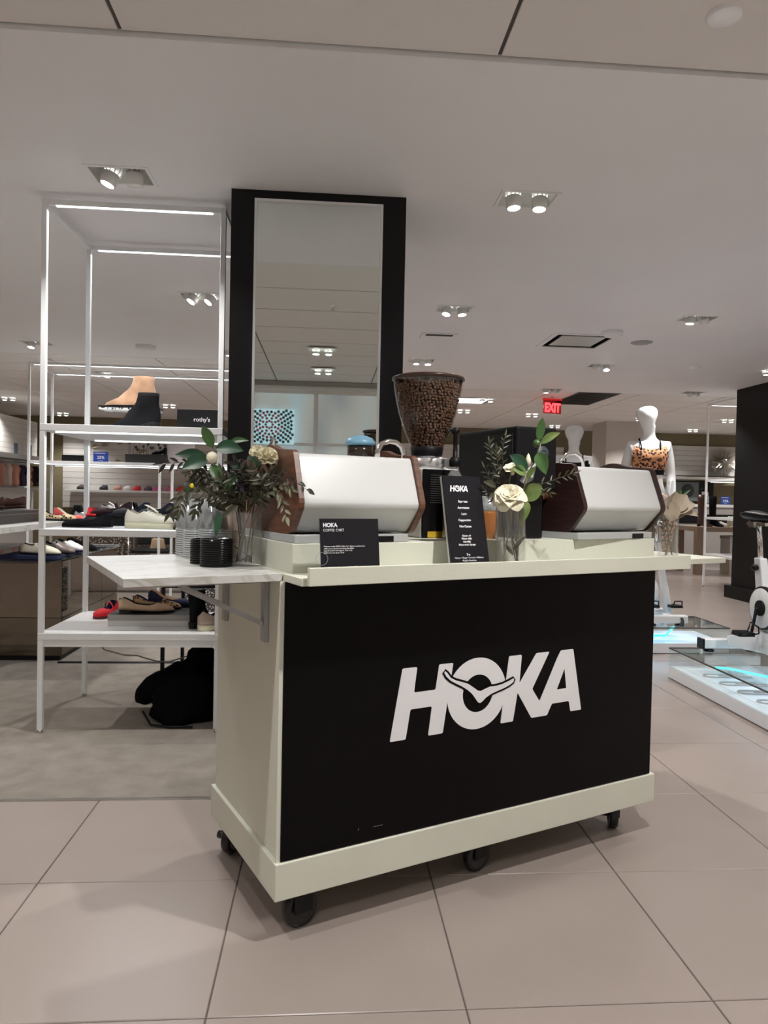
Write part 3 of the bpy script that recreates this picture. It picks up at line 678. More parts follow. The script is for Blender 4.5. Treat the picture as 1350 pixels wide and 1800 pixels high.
petal_b = mat('petal_beige', (.50, .42, .32), .6, noise=.15, nscale=14)
def vase(name, label, loc, r, h, group=None):
    t = thing(name, label, 'vase', loc, 0, group)
    part('glass_wall', MB().lathe([(0, .001), (r-.002, .001), (r, .004), (r, h-.002), (r-.0015, h), (r-.004, h-.002), (r-.004, .008), (0, .007)], n=40), clear, t)
    return t
def sprig(parent, pts, m_leaf, m_stem, nleaf, ll, lw, rnd, droop=.0, both=True, r=.0011, start=.15, name='leaf_sprig', yj=.012):
    """a twig with many small leaves: one part"""
    P = [Vector(p) for p in pts]; mb = MB(); C = []
    for i in range(13):
        t_ = i/12*(len(P)-1); k = min(int(t_), len(P)-2); C.append(P[k].lerp(P[k+1], t_-k))
    for i in range(1, 12): C[i] = (C[i-1]+C[i]*2+C[i+1])/4
    sp = part(name, MB().tube(C, [r*(1.3-.8*i/12) for i in range(13)], 5), m_stem, parent)
    for k in range(nleaf):
        t_ = start+(1-start)*(k+.5)/nleaf; j = min(int(t_*12), 11); c = C[j].lerp(C[j+1], t_*12-j); d = (C[j+1]-C[j]).normalized()
        sgn = 1 if k % 2 else -1
        per = Vector((d.z, 0, -d.x))*sgn
        v = (d*rnd.uniform(.45, .9)+per*rnd.uniform(.5, 1)+Vector((0, rnd.uniform(-.5, .5), -droop))).normalized()
        q = ll*rnd.uniform(.7, 1.15)
        leaf_mb(mb, c, c+v*q, lw*rnd.uniform(.8, 1.2), (rnd.uniform(-.7, .7), -1, rnd.uniform(-.2, .9)), rnd.uniform(-.05, .12), .3, 5)
    leaf_mb(mb, C[-1], C[-1]+(C[-1]-C[-2]).normalized()*ll, lw, (0, -1, .3), 0, .3, 5)
    o = part('small_leaves', mb, m_leaf, sp); o['kind'] = 'stuff'
def px(dx, dz, y=0, k=.00168): return (dx*k, y, dz*k)

# left vase: positions relative to the rim centre, x right, z up
v1 = CL(-.006, .262, 1.001)
vase('flower_vase', 'cylindrical glass vase beside the black lids on the marble shelf', v1, .0475, .157)
fa = thing('flower_arrangement', 'leafy arrangement with cream carnation in the left glass vase', 'flowers', (v1[0], v1[1], 1.158))
rn = random.Random(11)
def q1(u, v, y=0):
    y -= max(0, u-455)*.0026; s_ = y/2.16; dx, _, dz = px(u-441, 902-v)      # sprays on the right reach forward, clear of the machine
    return (dx*(1+s_)+v1[0]*s_, y, dz*(1+s_)-.06*s_)
# stems in the vase
for k, (tx, ty) in enumerate([(-.02, .0), (.015, .01), (.0, -.02), (.025, -.01), (-.01, .02), (-.03, -.01), (.03, .015), (.008, .0)]):
    bx_, by_ = rn.uniform(-.03, .03), rn.uniform(-.03, .03)
    part('stem', MB().tube([(bx_, by_, -.147), ((bx_+tx)*.5+rn.uniform(-.008, .008), (by_+ty)*.5, -.075), (tx, ty, .0), (tx*1.4, ty, .03)], [.0022, .002, .0018, .0014], 6), stem_m if k % 2 else stem_p, fa)
for a, b in ((( -.035, 0, -.10), (.01, 0, -.13)), ((-.02, .02, -.145), (.02, .0, -.12))):
    part('stem', MB().tube([a, b], .0016, 5), stem_m, fa)
big = [((380, 791), (361, 752), 20, L_mid, -.01), ((384, 791), (433, 794), 26, L_dark, -.02), ((408, 780), (442, 776), 11, L_mid, .01), ((374, 811), (315, 804), 22, L_dark, .0),
       ((372, 812), (327, 828), 27, L_dark, -.03), ((378, 819), (396, 858), 20, L_mid, -.035), ((395, 903), (387, 947), 13, L_dark, -.05), ((462, 824), (440, 803), 13, L_dark, -.04),
       ((440, 826), (412, 822), 14, L_dark, -.01), ((430, 838), (404, 860), 14, L_mid, .0), ((418, 832), (445, 842), 12, L_mid, -.02), ((400, 868), (416, 850), 10, L_mid, -.03),
       ((452, 835), (470, 848), 12, L_olive, -.02), ((405, 900), (372, 888), 13, L_olive, -.02), ((425, 890), (400, 912), 12, L_olive, -.04)]
for a, b, wd, mm, y in big:
    mb = MB(); leaf_mb(mb, q1(*a, y), q1(*b, y-.012), wd*.00168, (rn.uniform(-.3, .3), -1, .25), .08, .28, 9); part('leaf', mb, mm, fa)
for pts in ([(441, 902), (415, 870), (385, 830), (380, 795)], [(441, 902), (405, 880), (385, 850), (378, 812)], [(441, 902), (455, 870), (465, 835), (466, 815)], [(441, 902), (420, 885), (398, 895)]):
    part('stem', MB().tube([q1(u, v, -.01*i) for i, (u, v) in enumerate(pts)], .0016, 6), stem_m, fa)
part('bud', MB().ball(q1(379, 807, -.035), .0165, 14, 9, (1, 1, 1.05)), petal_m, fa)
S_ = [([(430, 895), (380, 862), (335, 858), (308, 905)], L_olive, 14, 0), ([(435, 895), (390, 840), (340, 815), (296, 820)], L_brown, 12, .01), ([(440, 895), (400, 850), (345, 838)], L_olive, 16, -.02),
      ([(440, 895), (395, 865), (330, 870), (325, 900)], L_olive, 14, -.03), ([(440, 895), (400, 870), (360, 880), (352, 902)], L_olive, 12, .02), ([(440, 895), (420, 850), (390, 835)], L_olive, 14, .03),
      ([(440, 895), (430, 850), (420, 815)], L_brown, 12, .02), ([(440, 895), (450, 860), (470, 840), (500, 832)], L_olive, 14, .0), ([(445, 895), (470, 850), (510, 836), (548, 862)], L_brown, 10, -.02),
      ([(445, 895), (480, 860), (500, 870), (510, 908)], L_pale, 9, -.04), ([(445, 895), (470, 862), (500, 850), (520, 860)], L_pale, 10, -.01), ([(440, 895), (460, 850), (480, 825), (478, 812)], L_olive, 12, .02),
      ([(440, 895), (410, 880), (370, 850), (350, 850)], L_olive, 14, .04), ([(440, 895), (425, 880), (400, 860), (395, 845)], L_olive, 16, -.04), ([(440, 895), (445, 865), (450, 845), (440, 825)], L_olive, 14, -.03),
      ([(440, 895), (460, 880), (475, 865), (490, 860)], L_olive, 14, .03), ([(438, 895), (405, 885), (375, 870)], L_olive, 14, -.05), ([(438, 895), (415, 865), (375, 835), (340, 830)], L_olive, 14, -.01),
      ([(440, 893), (460, 875), (468, 850), (455, 825)], L_olive, 14, -.05), ([(440, 893), (425, 862), (432, 835), (424, 818)], L_brown, 12, -.04)]
for pts, mm, nl, y in S_:
    sprig(fa, [q1(u, v, y*i/2) for i, (u, v) in enumerate(pts)], mm, L_brown if mm is L_brown else stem_m, nl+3, .034, .0105, rn, .3)
def ruffle(parent, c, R, n, m_, rnd, name='flower', up=(0, -.6, .8), sub=True):
    """carnation-like bloom: many wavy petals around a centre"""
    fl_ = part(name, MB().ball(c, R*.38, 10, 6), m_, parent); up = Vector(up).normalized()
    a1 = up.orthogonal().normalized(); a2 = up.cross(a1)
    for k in range(n):
        a = k*2.399; q = sqrt((k+.5)/n); d = (a1*cos(a)+a2*sin(a))*q+up*(1.05-q*.9); d.normalize(); mb = MB()
        V = []; side = d.cross(up).normalized() if d.cross(up).length > .1 else a1; nn = d.cross(side).normalized()
        for i in range(4):
            t_ = i/3; wv = R*(.16+.5*t_)
            for j in range(5):
                s2 = (j-2)/2; V.append(Vector(c)+d*(R*(.25+.75*t_)*(1-.12*s2*s2))+side*wv*s2*.8+nn*R*(.12*sin(j*2.1+k)*t_+.10*s2*s2))
        mb.add(V, [(i*5+j, i*5+j+1, (i+1)*5+j+1, (i+1)*5+j) for i in range(3) for j in range(4)], True)
        part('petal', mb, m_, fl_)
    return fl_
ruffle(fa, q1(474, 806, -.03), .033, 22, petal_m, rn, up=(.3, -.6, .7)); ruffle(fa, q1(457, 797, -.025), .024, 14, petal_m, rn, up=(-.3, -.5, .8))
part('yellow_petal', MB().ball(q1(345, 857, -.05), .0065, 8, 6, (.9, .4, 1.1)), mat('petal_yellow', (.75, .62, .02), .5), fa)
mb = MB()
for k in range(60):
    a, b = rn.uniform(0, 6.28), rn.uniform(-1, 1); mb.ball((Vector(q1(436, 850, -.02))+Vector((cos(a)*.012, sin(a)*.012, b*.028))), .0028, 6, 4)
for k in range(40):
    a, b = rn.uniform(0, 6.28), rn.uniform(-1, 1); mb.ball((Vector(q1(421, 838, -.03))+Vector((cos(a)*.016, sin(a)*.01, b*.016))), .0026, 6, 4)
part('berries', mb, mat('berry_slate', (.035, .04, .055), .6), fa)['kind'] = 'stuff'

# middle vase in the front tray
v2 = CL(.742, -.035, 1.001); K2 = .00176
vase('flower_vase', 'cylindrical glass vase beside the menu sign in the front tray', v2, .047, .187)
fb = thing('flower_arrangement', 'flowers with large cream rose in the vase beside the menu sign', 'flowers', (v2[0], v2[1], 1.188))
def q2(u, v, y=0): return px(u-898, 880-v, y, K2)
for k, (tx, ty) in enumerate([(-.03, 0), (.0, .01), (.025, -.01), (.01, .02), (-.015, -.02), (.03, .015)]):
    bx_, by_ = rn.uniform(-.028, .028), rn.uniform(-.028, .028)
    part('stem', MB().tube([(bx_, by_, -.175), ((bx_+tx)*.5+rn.uniform(-.008, .008), (by_+ty)*.5, -.09), (tx, ty, .0), (tx*1.3, ty, .03)], [.0024, .002, .002, .0014], 6), stem_p if k % 2 else stem_m, fb)
for a, b, wd, mm, y in [((942, 764), (947, 722), 16, L_mid, -.01), ((944, 768), (977, 748), 14, L_light, -.02), ((938, 784), (952, 822), 24, L_mid, -.03), ((920, 816), (887, 789), 24, L_dark, -.03),
                        ((918, 822), (890, 812), 18, L_light, -.035), ((920, 868), (948, 838), 30, L_light, -.01), ((925, 870), (911, 912), 17, L_light, -.02), ((918, 830), (932, 808), 10, L_light, -.04),
                        ((870, 845), (846, 836), 12, L_olive, .0), ((872, 858), (853, 868), 12, L_olive, -.01), ((900, 955), (920, 930), 8, L_olive, -.02), ((905, 965), (885, 945), 7, L_olive, .01), ((908, 940), (922, 925), 8, L_light, .02)]:
    mb = MB(); leaf_mb(mb, q2(*a, y), q2(*b, y-.01), wd*K2, (rn.uniform(-.4, .4), -1, .3), .08, .28, 9); part('leaf', mb, mm, fb)
for pts in ([(905, 880), (918, 850), (922, 820), (938, 795), (943, 768)], [(893, 880), (890, 850), (895, 812)], [(898, 880), (890, 868)], [(898, 880), (922, 840), (925, 800)]):
    part('stem', MB().tube([q2(u, v, -.008*i) for i, (u, v) in enumerate(pts)], .0016, 6), stem_p, fb)
part('bud', MB().ball(q2(938, 768, -.02), .013, 12, 8), L_mid, fb)
part('bud', MB().lathe([(0, -.02), (.008, -.012), (.009, 0), (.005, .014), (0, .022)], q2(924, 797, -.015), 12), petal_m, fb)
for pts, mm, nl, y in [([(895, 880), (875, 830), (860, 790), (858, 768)], L_olive, 16, .01), ([(895, 880), (885, 820), (882, 780), (888, 755)], L_olive, 14, .02), ([(898, 880), (915, 850), (950, 838), (985, 825), (1004, 818)], L_olive, 16, -.01),
                       ([(893, 880), (870, 850), (852, 812)], L_olive, 12, .02), ([(900, 880), (925, 862), (950, 848), (972, 852)], L_olive, 14, .02), ([(893, 880), (862, 862), (850, 850)], L_brown, 10, -.01),
                       ([(898, 880), (870, 800), (868, 782)], L_olive, 12, -.01), ([(896, 875), (878, 850), (872, 812)], L_brown, 12, .03)]:
    sprig(fb, [q2(u, v, y*i/2) for i, (u, v) in enumerate(pts)], mm, stem_m, nl, .026, .0062, rn, 0)
mb = MB(); 
for k in range(22):
    t_ = k/21; c = Vector(q2(922+14*t_, 838-34*t_, .01))
    for s2 in (-1, 1): leaf_mb(mb, c, c+Vector((s2*.022*(1-.6*t_)+.006, 0, .012)), .0028, (0, -1, 0), 0, .1, 4)
part('white_fern', mb, mat('fern_white', (.65, .66, .68), .6), fb)['kind'] = 'stuff'
def rose(parent, c, R, rings, m_, rnd, up):
    fl_ = part('flower', MB().ball(c, R*.22, 10, 6), m_, parent); up = Vector(up).normalized(); a1 = up.orthogonal().normalized(); a2 = up.cross(a1)
    for ri, (n, q, open_) in enumerate(rings):
        for k in range(n):
            a = 2*pi*(k+.5*(ri % 2))/n+rnd.uniform(-.15, .15); d0 = a1*cos(a)+a2*sin(a); tt = d0.cross(up); mb = MB(); V = []
            for i in range(6):
                t_ = i/5; ang = open_*t_; pos = Vector(c)+(d0*sin(.35+ang)+up*cos(.35+ang)*(.9))*R*q*t_+up*R*(.12)
                wv = R*q*(.62*sin(pi*(.18+.62*t_)))
                for j in range(7):
                    s2 = (j-3)/3; V.append(pos+tt*wv*s2+(up*.18-d0*.12)*R*q*s2*s2+up*R*.03*sin(j*1.9+k+ri))
            mb.add(V, [(i*7+j, i*7+j+1, (i+1)*7+j+1, (i+1)*7+j) for i in range(5) for j in range(6)], True)
            part('petal', mb, m_, fl_)
rose(fb, q2(890, 866, -.035), .056, [(6, 1.0, 1.5), (6, .85, 1.0), (5, .65, .65), (4, .45, .35)], petal_m, rn, (-.25, -.62, .75))
rose(fb, q2(897, 820, -.01), .032, [(4, 1.0, .7), (4, .8, .4)], petal_m, rn, (-.3, -.4, .85))
# right vase at the end of the tray
v3 = CL(1.60, .08, 1.001); K3 = .00217
vase('flower_vase', 'slim glass vase at the right end of the cart', v3, .037, .165)
fc = thing('flower_arrangement', 'dried beige blossoms and white fern in the vase at the right', 'flowers', (v3[0], v3[1], 1.166))
def q3(u, v, y=0): return px(u-1172, 903-v, y, K3)
for k, (tx, ty) in enumerate([(-.02, 0), (.0, .01), (.02, -.01)]):
    part('stem', MB().tube([(-tx*.8, ty, -.155), (0, ty*.5, -.08), (tx, ty, .0), (tx*1.2, ty, .04)], .002, 6), stem_m, fc)
for a, b, wd, y in [((1172, 900), (1178, 862), 34, -.01), ((1176, 898), (1196, 868), 30, -.02), ((1178, 900), (1214, 884), 26, -.01), ((1170, 902), (1165, 872), 26, .0), ((1180, 898), (1222, 905), 18, .0), ((1172, 915), (1170, 880), 28, -.02), ((1175, 905), (1206, 896), 28, .01)]:
    mb = MB(); leaf_mb(mb, q3(*a, y), q3(*b, y-.012), wd*K3, (rn.uniform(-.5, .5), -1, .4), .12, .35, 9); part('petal', mb, petal_b, fc)
mb = MB()
for k in range(26):
    t_ = k/25; c = Vector(q3(1165+6*t_, 895-48*t_, -.01))
    for s2 in (-1, 1): leaf_mb(mb, c, c+Vector((s2*.030*(1-.5*t_), 0, .012)), .0032, (0, -1, 0), 0, .1, 4)
part('white_fern', mb, mat('fern_white', (.65, .66, .68), .6), fc)['kind'] = 'stuff'
sprig(fc, [q3(1170, 960), q3(1163, 935), q3(1158, 905)], L_olive, stem_m, 10, .03, .008, rn)
sprig(fc, [q3(1172, 900), (.02, .01, .05), (.055, .01, .075)], L_mid, stem_m, 8, .04, .010, rn)

# ------------------------------------------------------------------ white display racks
glow = mat('led_strip', (1, 1, 1), .4, emit=1.9, ecol=(.93, .97, 1))
def rack(name, label, x0, x1, y0, y1, zs, ztop=2.625, pw=.026, leds=True, bottom=None, extra=()):
    t = thing(name, label, 'shelf rack', (x0, y0, 0)); W, D = x1-x0, y1-y0
    for a, b in ((0, 0), (W-pw, 0), (0, D-pw), (W-pw, D-pw)):
        part('post', MB().box(a, a+pw, b, b+pw, .02, ztop), white_metal, t, bevel=.002)
        part('foot', MB().lathe([(0, 0), (.012, 0), (.012, .015), (.006, .02)], (a+pw/2, b+pw/2, .0), 10), steel, t)
    part('top_rail', MB().box(pw, W-pw, 0, pw, ztop-pw, ztop), white_metal, t, bevel=.002)
    part('top_rail', MB().box(pw, W-pw, D-pw, D, ztop-pw, ztop), white_metal, t, bevel=.002)
    for a in (0, W-pw): part('top_rail', MB().box(a, a+pw, pw, D-pw, ztop-pw, ztop), white_metal, t, bevel=.002)
    if leds:
        part('led_strip', MB().box(pw+.04, W-pw-.04, .006, pw-.006, ztop-pw-.004, ztop-pw), glow, t)
        part('led_strip', MB().box(pw+.04, W-pw-.04, D-pw+.006, D-.006, ztop-pw-.004, ztop-pw), glow, t)
    for k, z in enumerate(zs):
        s_ = part('shelf', MB().box(.001, W-.001, -.001, D+.001, z-.034, z), white_metal, t, bevel=.002)
        if leds and k == 0:
            part('led_strip', MB().box(pw+.04, W-pw-.04, .03, .045, z-.040, z-.034), glow, s_)
            part('led_strip', MB().box(pw+.04, W-pw-.04, D-.045, D-.03, z-.040, z-.034), glow, s_)
    if bottom: part('apron', MB().box(pw, W-pw, .002, .016, bottom[0], bottom[1]), white_metal, t)
    for xx, za, zb in extra: part('post', MB().box(xx, xx+pw, 0, pw, za, zb), white_metal, t)
    return t
RK = rack('display_rack', 'tall white metal shoe rack left of the black column', -1.414, -.528, 3.70, 4.385, [1.535, 1.018, .503], bottom=(.435, .469))
rack('display_rack', 'white shelf rack further back, seen through the near rack', -3.36, -.80, 8.45, 9.16, [1.53, .875], extra=((1.44, .02, 1.5), (1.58, .02, 1.5)))
rack('display_rack', 'tall white rack at the right beside the black wall', 5.40, 6.35, 9.07, 10.10, [1.54, 1.005, .48])
for (xa, xb, ya, yb, z, pw_) in ((-1.35, -.6, 3.713, 3.713, 2.59, 2.5), (-1.35, -.6, 4.37, 4.37, 2.59, 2.5), (-1.35, -.6, 3.74, 3.74, 1.49, 1.2), (-1.35, -.6, 4.34, 4.34, 1.49, 1.2), (-3.2, -.9, 8.8, 8.8, 2.58, 6), (-3.2, -.9, 8.8, 8.8, 1.48, 4)):
    l = bpy.data.lights.new('led_light', 'AREA'); l.shape = 'RECTANGLE'; l.size = xb-xa; l.size_y = .02; l.energy = pw_; l.color = (.9, .96, 1)
    o = bpy.data.objects.new('led_light', l); COL.objects.link(o); o.location = ((xa+xb)/2, ya, z-.012)

# ------------------------------------------------------------------ shoes
def interp(P, t_):
    for a, b in zip(P, P[1:]):
        if t_ <= b[0]:
            q = (t_-a[0])/max(1e-9, b[0]-a[0]); q = q*q*(3-2*q)*.5+q*.5; return a[1]+(b[1]-a[1])*q
    return P[-1][1]
OUTL = {'round': [(0, .30), (.03, .50), (.08, .62), (.2, .68), (.4, .66), (.55, .82), (.72, 1), (.84, .95), (.93, .74), (.98, .42), (1, .18)],
        'point': [(0, .28), (.03, .48), (.08, .60), (.2, .66), (.4, .66), (.6, .92), (.70, .96), (.82, .74), (.92, .42), (.98, .18), (1, .06)]}
HT = {'flat': [(0, .060), (.05, .068), (.13, .060), (.33, .034), (.55, .030), (.64, .040), (.8, .034), (.93, .024), (1, .010)],
      'loafer': [(0, .062), (.06, .066), (.15, .058), (.32, .048), (.46, .066), (.55, .064), (.7, .050), (.88, .034), (1, .012)],
      'sneaker': [(0, .050), (.03, .070), (.08, .074), (.18, .056), (.28, .047), (.38, .064), (.46, .068), (.60, .052), (.74, .038), (.9, .031), (1, .014)]}
def shoe(name, label, loc, rz, kind='flat', L=.26, W=.088, upper=None, lining=None, sole=None, sole_t=.008, heel=0, shape='round', strap=None, laces=None, panel=None, bow=None, shaft=.13, group=None, cat='shoe', scale=1, n=18):
    t = thing(name, label, cat, loc, rz, group); t.scale = (scale,)*3
    lining = lining or blackm; sole = sole or blackm; O_ = OUTL[shape]
    hz = lambda s_: sole_t + heel*(1-interp([(0, 0), (.15, .05), (.45, .75), (.62, 1), (1, 1)], s_))    # height of the foot bed
    TS = [0]+[(i/(n-1))**.9 for i in range(1, n-1)]+[1]
    TS = sorted(TS)
    hw = lambda s_: max(.004, W/2*interp(O_, s_))
    if kind != 'boot':
        op = {'flat': (.04, .60), 'loafer': (.04, .42), 'sneaker': (.05, .40)}[kind]; R = []
        for s_ in TS:
            wv = hw(s_); h = interp(HT[kind], s_); z = hz(s_); x = s_*L
            o_ = 1 if op[0] < s_ < op[1] else 0
            if s_ >= op[1]: o_ = max(0, 1-(s_-op[1])/.05)
            if s_ <= op[0]: o_ = max(0, s_/op[0])
            rim = wv*(.80*o_+.50*(1-o_)); zi1 = h*(1-o_*.55); zi2 = h*(1-o_)+.008*o_; rin = rim*(.82*o_+.55*(1-o_)); r2 = rim*(.5*o_+.22*(1-o_))
            h1 = h*(o_+.90*(1-o_))
            R.append([(x, -.9*wv, z), (x, -wv, z+.28*h), (x, -wv*.96, z+.62*h), (x, -rim, z+h1), (x, -rin, z+zi1), (x, -r2, z+zi2), (x, r2, z+zi2), (x, rin, z+zi1), (x, rim, z+h1), (x, wv*.96, z+.62*h), (x, wv, z+.28*h), (x, .9*wv, z)])
        up_ = MB(); li = MB(); m_ = len(TS)
        V = [p for r in R for p in r]; FU = []; FLi = []
        for i in range(m_-1):
            for j in range(12):
                k = (j+1) % 12; f = (i*12+j, i*12+k, (i+1)*12+k, (i+1)*12+j)
                inner = 3 <= j <= 7 and op[0]*.6 < (TS[i]+TS[i+1])/2 < op[1]+.03
                (FLi if inner else FU).append(f)
        FU += [tuple(range(12))[::-1], tuple((m_-1)*12+j for j in range(12))]
        up_.add(V, FU, True); li.add(V, FLi, True)
        part('upper', up_, upper, t); part('lining', li, lining, t)
    else:
        H = shaft; R = []; N = 28
        levels = [0, .015, .03, .045, .06, .08, .10, .13, .17, .22, .28, .34, .42]
        levels = [z for z in levels if z < H-.012]+[H]
        for z in levels:
            q = min(1, z/.10); qq = q*q*(3-2*q)
            xf = L*((1-qq)*(1-.0*q)+qq*.46); xf = L*interp([(0, 1), (.012, .985), (.022, .92), (.034, .82), (.048, .71), (.064, .61), (.085, .53), (.11, .475), (.14, .455), (.3, .46), (.5, .50)], z)
            xb = L*interp([(0, .01), (.03, -.005), (.06, .01), (.10, .045), (.2, .03), (.5, -.02)], z)
            ring = []
            for k in range(N):
                a = 2*pi*k/N; cx = (xf+xb)/2; rx = (xf-xb)/2; x = cx+rx*cos(a); s_ = min(1, max(0, x/L))
                wf = W/2*interp(O_, s_)*(1 if z < .02 else 1-.12*min(1, (z-.02)/.05))
                we = .040*(1+max(0, z-.1)*.4); bl = min(1, max(0, (z-.03)/.07)); half = (wf*(1-bl)+we*bl)
                y = half*(abs(sin(a))**(.45 if z < .05 else .8))*(1 if sin(a) >= 0 else -1)
                if z < .05 and abs(sin(a)) > 0: y = (1 if sin(a) > 0 else -1)*min(abs(y), wf)
                ring.append((x, y, z+hz(s_ if z < .05 else .1)*(1 if z < .05 else 1)))
            R.append(ring)
        top = R[-1]; cx = sum(p[0] for p in top)/N
        R.append([(cx+(p[0]-cx)*.90, p[1]*.90, p[2]) for p in top]); part('upper', MB().loft(R, False), upper, t)
        part('lining', MB().loft([R[-1], [(cx+(p[0]-cx)*.86, p[1]*.86, p[2]-.05) for p in top]], True), lining, t)
        if panel: part('elastic_panel', MB().loft([[(L*.20, s2*.0405, .075+heel), (L*.34, s2*.0405, .075+heel)], [(L*.17, s2*.0415, H+heel-.004), (L*.36, s2*.0415, H+heel-.004)]] if (s2 := -1) else [], False, True, False), panel, t)
    # sole follows the foot bed
    S1 = []
    def outl(k, off, f):
        return [(s_*L, -hw(s_)*f, off(s_)) for s_ in TS]+[(s_*L, hw(s_)*f, off(s_)) for s_ in reversed(TS)]
    so = MB().loft([outl(0, lambda s_: hz(s_)-sole_t, 1.0), outl(0, lambda s_: hz(s_)-sole_t*.15, 1.05), outl(0, lambda s_: hz(s_)+.001, 1.03)], True)
    part('sole', so, sole, t)
    if heel > .012:
        hl = [s_ for s_ in TS if s_ < .27]; pl = lambda f, z0: [(s_*L*f+.0*L, -hw(s_)*f, z0(s_)) for s_ in hl]+[(s_*L*f, hw(s_)*f, z0(s_)) for s_ in reversed(hl)]
        part('heel', MB().loft([pl(.88, lambda s_: 0), pl(1, lambda s_: hz(s_)-sole_t+.001)], True, False), sole, t)
    if strap:
        zt = hz(.33)+interp(HT['flat'], .33); ww = hw(.33)*.86
        part('strap', MB().loft([[(L*(.33+dx), ww*cos(a), zt-.008+.042*sin(a)), (L*(.33+dx)+.014, ww*cos(a), zt-.008+.042*sin(a))] for a, dx in [(pi*k/12, .05*sin(pi*k/12)) for k in range(13)]], False, True, False), strap, t)
    if laces:
        part('tongue', MB().loft([[(L*.62, -.014, hz(.6)+.060), (L*.62, .014, hz(.6)+.060)], [(L*.5, -.018, hz(.5)+.083), (L*.5, .018, hz(.5)+.083)], [(L*.38, -.020, hz(.4)+.098), (L*.38, .020, hz(.4)+.098)]], False, True, False), laces, t)
        lb = MB()
        for k in range(5):
            s_ = .44+.055*k; zz = hz(s_)+interp(HT['sneaker'], s_)+.004; ww = hw(s_)*.52
            lb.tube([(s_*L, -ww, zz-.010), (s_*L+.003, 0, zz+.002), (s_*L+.010, ww, zz-.010)], .0024, 5)
        lb.tube([(L*.42, 0, .10), (L*.40, .02, .112), (L*.36, .03, .10), (L*.40, .012, .098)], .002, 5)
        part('laces', lb, laces, t)
    if bow:
        part('bow', MB().ball((L*.66, -.014, hz(.66)+.044), .013, 10, 6, (.8, 1.2, .6)).ball((L*.66, .014, hz(.66)+.044), .013, 10, 6, (.8, 1.2, .6)).ball((L*.66, 0, hz(.66)+.045), .007, 8, 5), bow, t)
    return t
def sm(n_, c, r=.7, **k): return mat(n_, c, r, **k)
tan = sm('suede_tan', (.50, .29, .175), .9, noise=.25, nscale=18, sheen=.4)
blk = sm('knit_black', (.005, .005, .007), .85, spec=.2)
redk = sm('knit_red', (.75, .015, .03), .8)
navyk = sm('knit_navy', (.012, .018, .07), .85)
beigek = sm('knit_beige', (.60, .42, .29), .85)
sand = sm('suede_sand', (.45, .37, .29), .95)
creaml = sm('leather_cream', (.72, .68, .55), .5)
maroon = sm('knit_maroon', (.035, .012, .016), .8)
brown = sm('leather_brown', (.06, .025, .018), .3)
whiteL = sm('leather_white', (.80, .79, .77), .4)
silverL = sm('leather_silver', (.62, .62, .62), .25, metal=.6)
gum = sm('sole_cream', (.74, .70, .52), .6)
leo = spots('leopard_knit', (.62, .42, .24), (.03, .015, .01), (.25, .12, .05), 60)
leo2 = spots('leopard_bold', (.66, .52, .30), (.02, .012, .01), (.02, .012, .01), 45, (.2, .38))
# top shelf (z 1.535)
t = solo('shoe_plinth', 'small black plinth holding up the tan boot', 'plinth', MB().box(-.02, .02, -.05, .05, 0, .12), acrylic, (-1.06, 4.17, 1.5352))
t = thing('display_tray', 'thin black tray with patterned edge under the tan boot', 'tray', (-1.06, 4.17, 1.657))
part('tray_top', MB().box(-.20, .12, -.07, .07, .012, .020), blackm, t); part('patterned_edge', MB().box(-.195, .115, -.068, .068, 0, .012), spots('marble_fleck', (.6, .6, .6), (.03, .03, .03), (.03, .03, .03), 55, (.1, .3)), t)
shoe('ankle_boot', 'tan suede ankle boot on the top shelf of the near rack', (-.962, 4.17, 1.677), pi+.08, 'boot', .275, .085, tan, brown, blackm, .006, .014, 'point', shaft=.150, cat='boot')
shoe('ankle_boot', 'black ankle boot with block heel in front of the tan boot', (-.868, 3.86, 1.536), pi-.02, 'boot', .255, .085, blk, blackm, blackm, .005, .028, 'point', shaft=.150, cat='boot', panel=blackf)
t = thing('brand_block', 'black display block with white lettering at the end of top shelf', 'sign', (-.772, 3.79, 1.536))
part('block', MB().box(0, .205, 0, .05, 0, .098), sm('block_black', (.01, .01, .011), .4, spec=.25), t, bevel=.001)
text('lettering', "rothy's", .030, lettering, t, (.083, -.0008, .038), bold=.0002)
# middle shelf (z 1.018)
shoe('ballet_flat', 'black ballet flat with blue lining at the left of the middle shelf', (-1.112, 3.87, 1.0185), pi-.28, 'flat', .285, .085, blk, navyk, blackm, .006, .004, 'round')
shoe('ballet_flat', 'red-topped black flat behind the black ballet flat', (-1.345, 4.30, 1.0185), -pi/2+.25, 'flat', .23, .08, blk, redk, blackm, .012, .02, 'round', bow=redk)
shoe('sneaker', 'cream leather lace-up sneaker on the middle shelf', (-1.055, 3.925, 1.0185), -.22, 'sneaker', .285, .096, creaml, sand, gum, .026, 0, 'round', laces=creaml)
solo('shoe_riser', 'black riser block behind the black flat on middle shelf', 'riser', MB().box(0, .40, 0, .20, 0, .050), blackm, (-1.26, 4.13, 1.0185), bevel=.002)
shoe('mary_jane', 'dark maroon strap shoe standing on the black riser', (-1.115, 4.27, 1.069), pi+.22, 'flat', .22, .088, maroon, blackm, blackm, .010, .006, 'round', strap=maroon)
shoe('mary_jane', 'black strap shoe with blue lining in front of the maroon one', (-1.01, 4.25, 1.069), pi+.55, 'flat', .21, .088, sm('knit_charcoal', (.015, .015, .022), .8), navyk, blackm, .010, .006, 'round', strap=blk)
shoe('ballet_flat', 'dark navy flat on the riser behind the cream sneaker', (-.875, 4.24, 1.069), pi+.45, 'flat', .20, .085, sm('knit_ink', (.012, .013, .025), .8), navyk, gum, .010, .006, 'round')
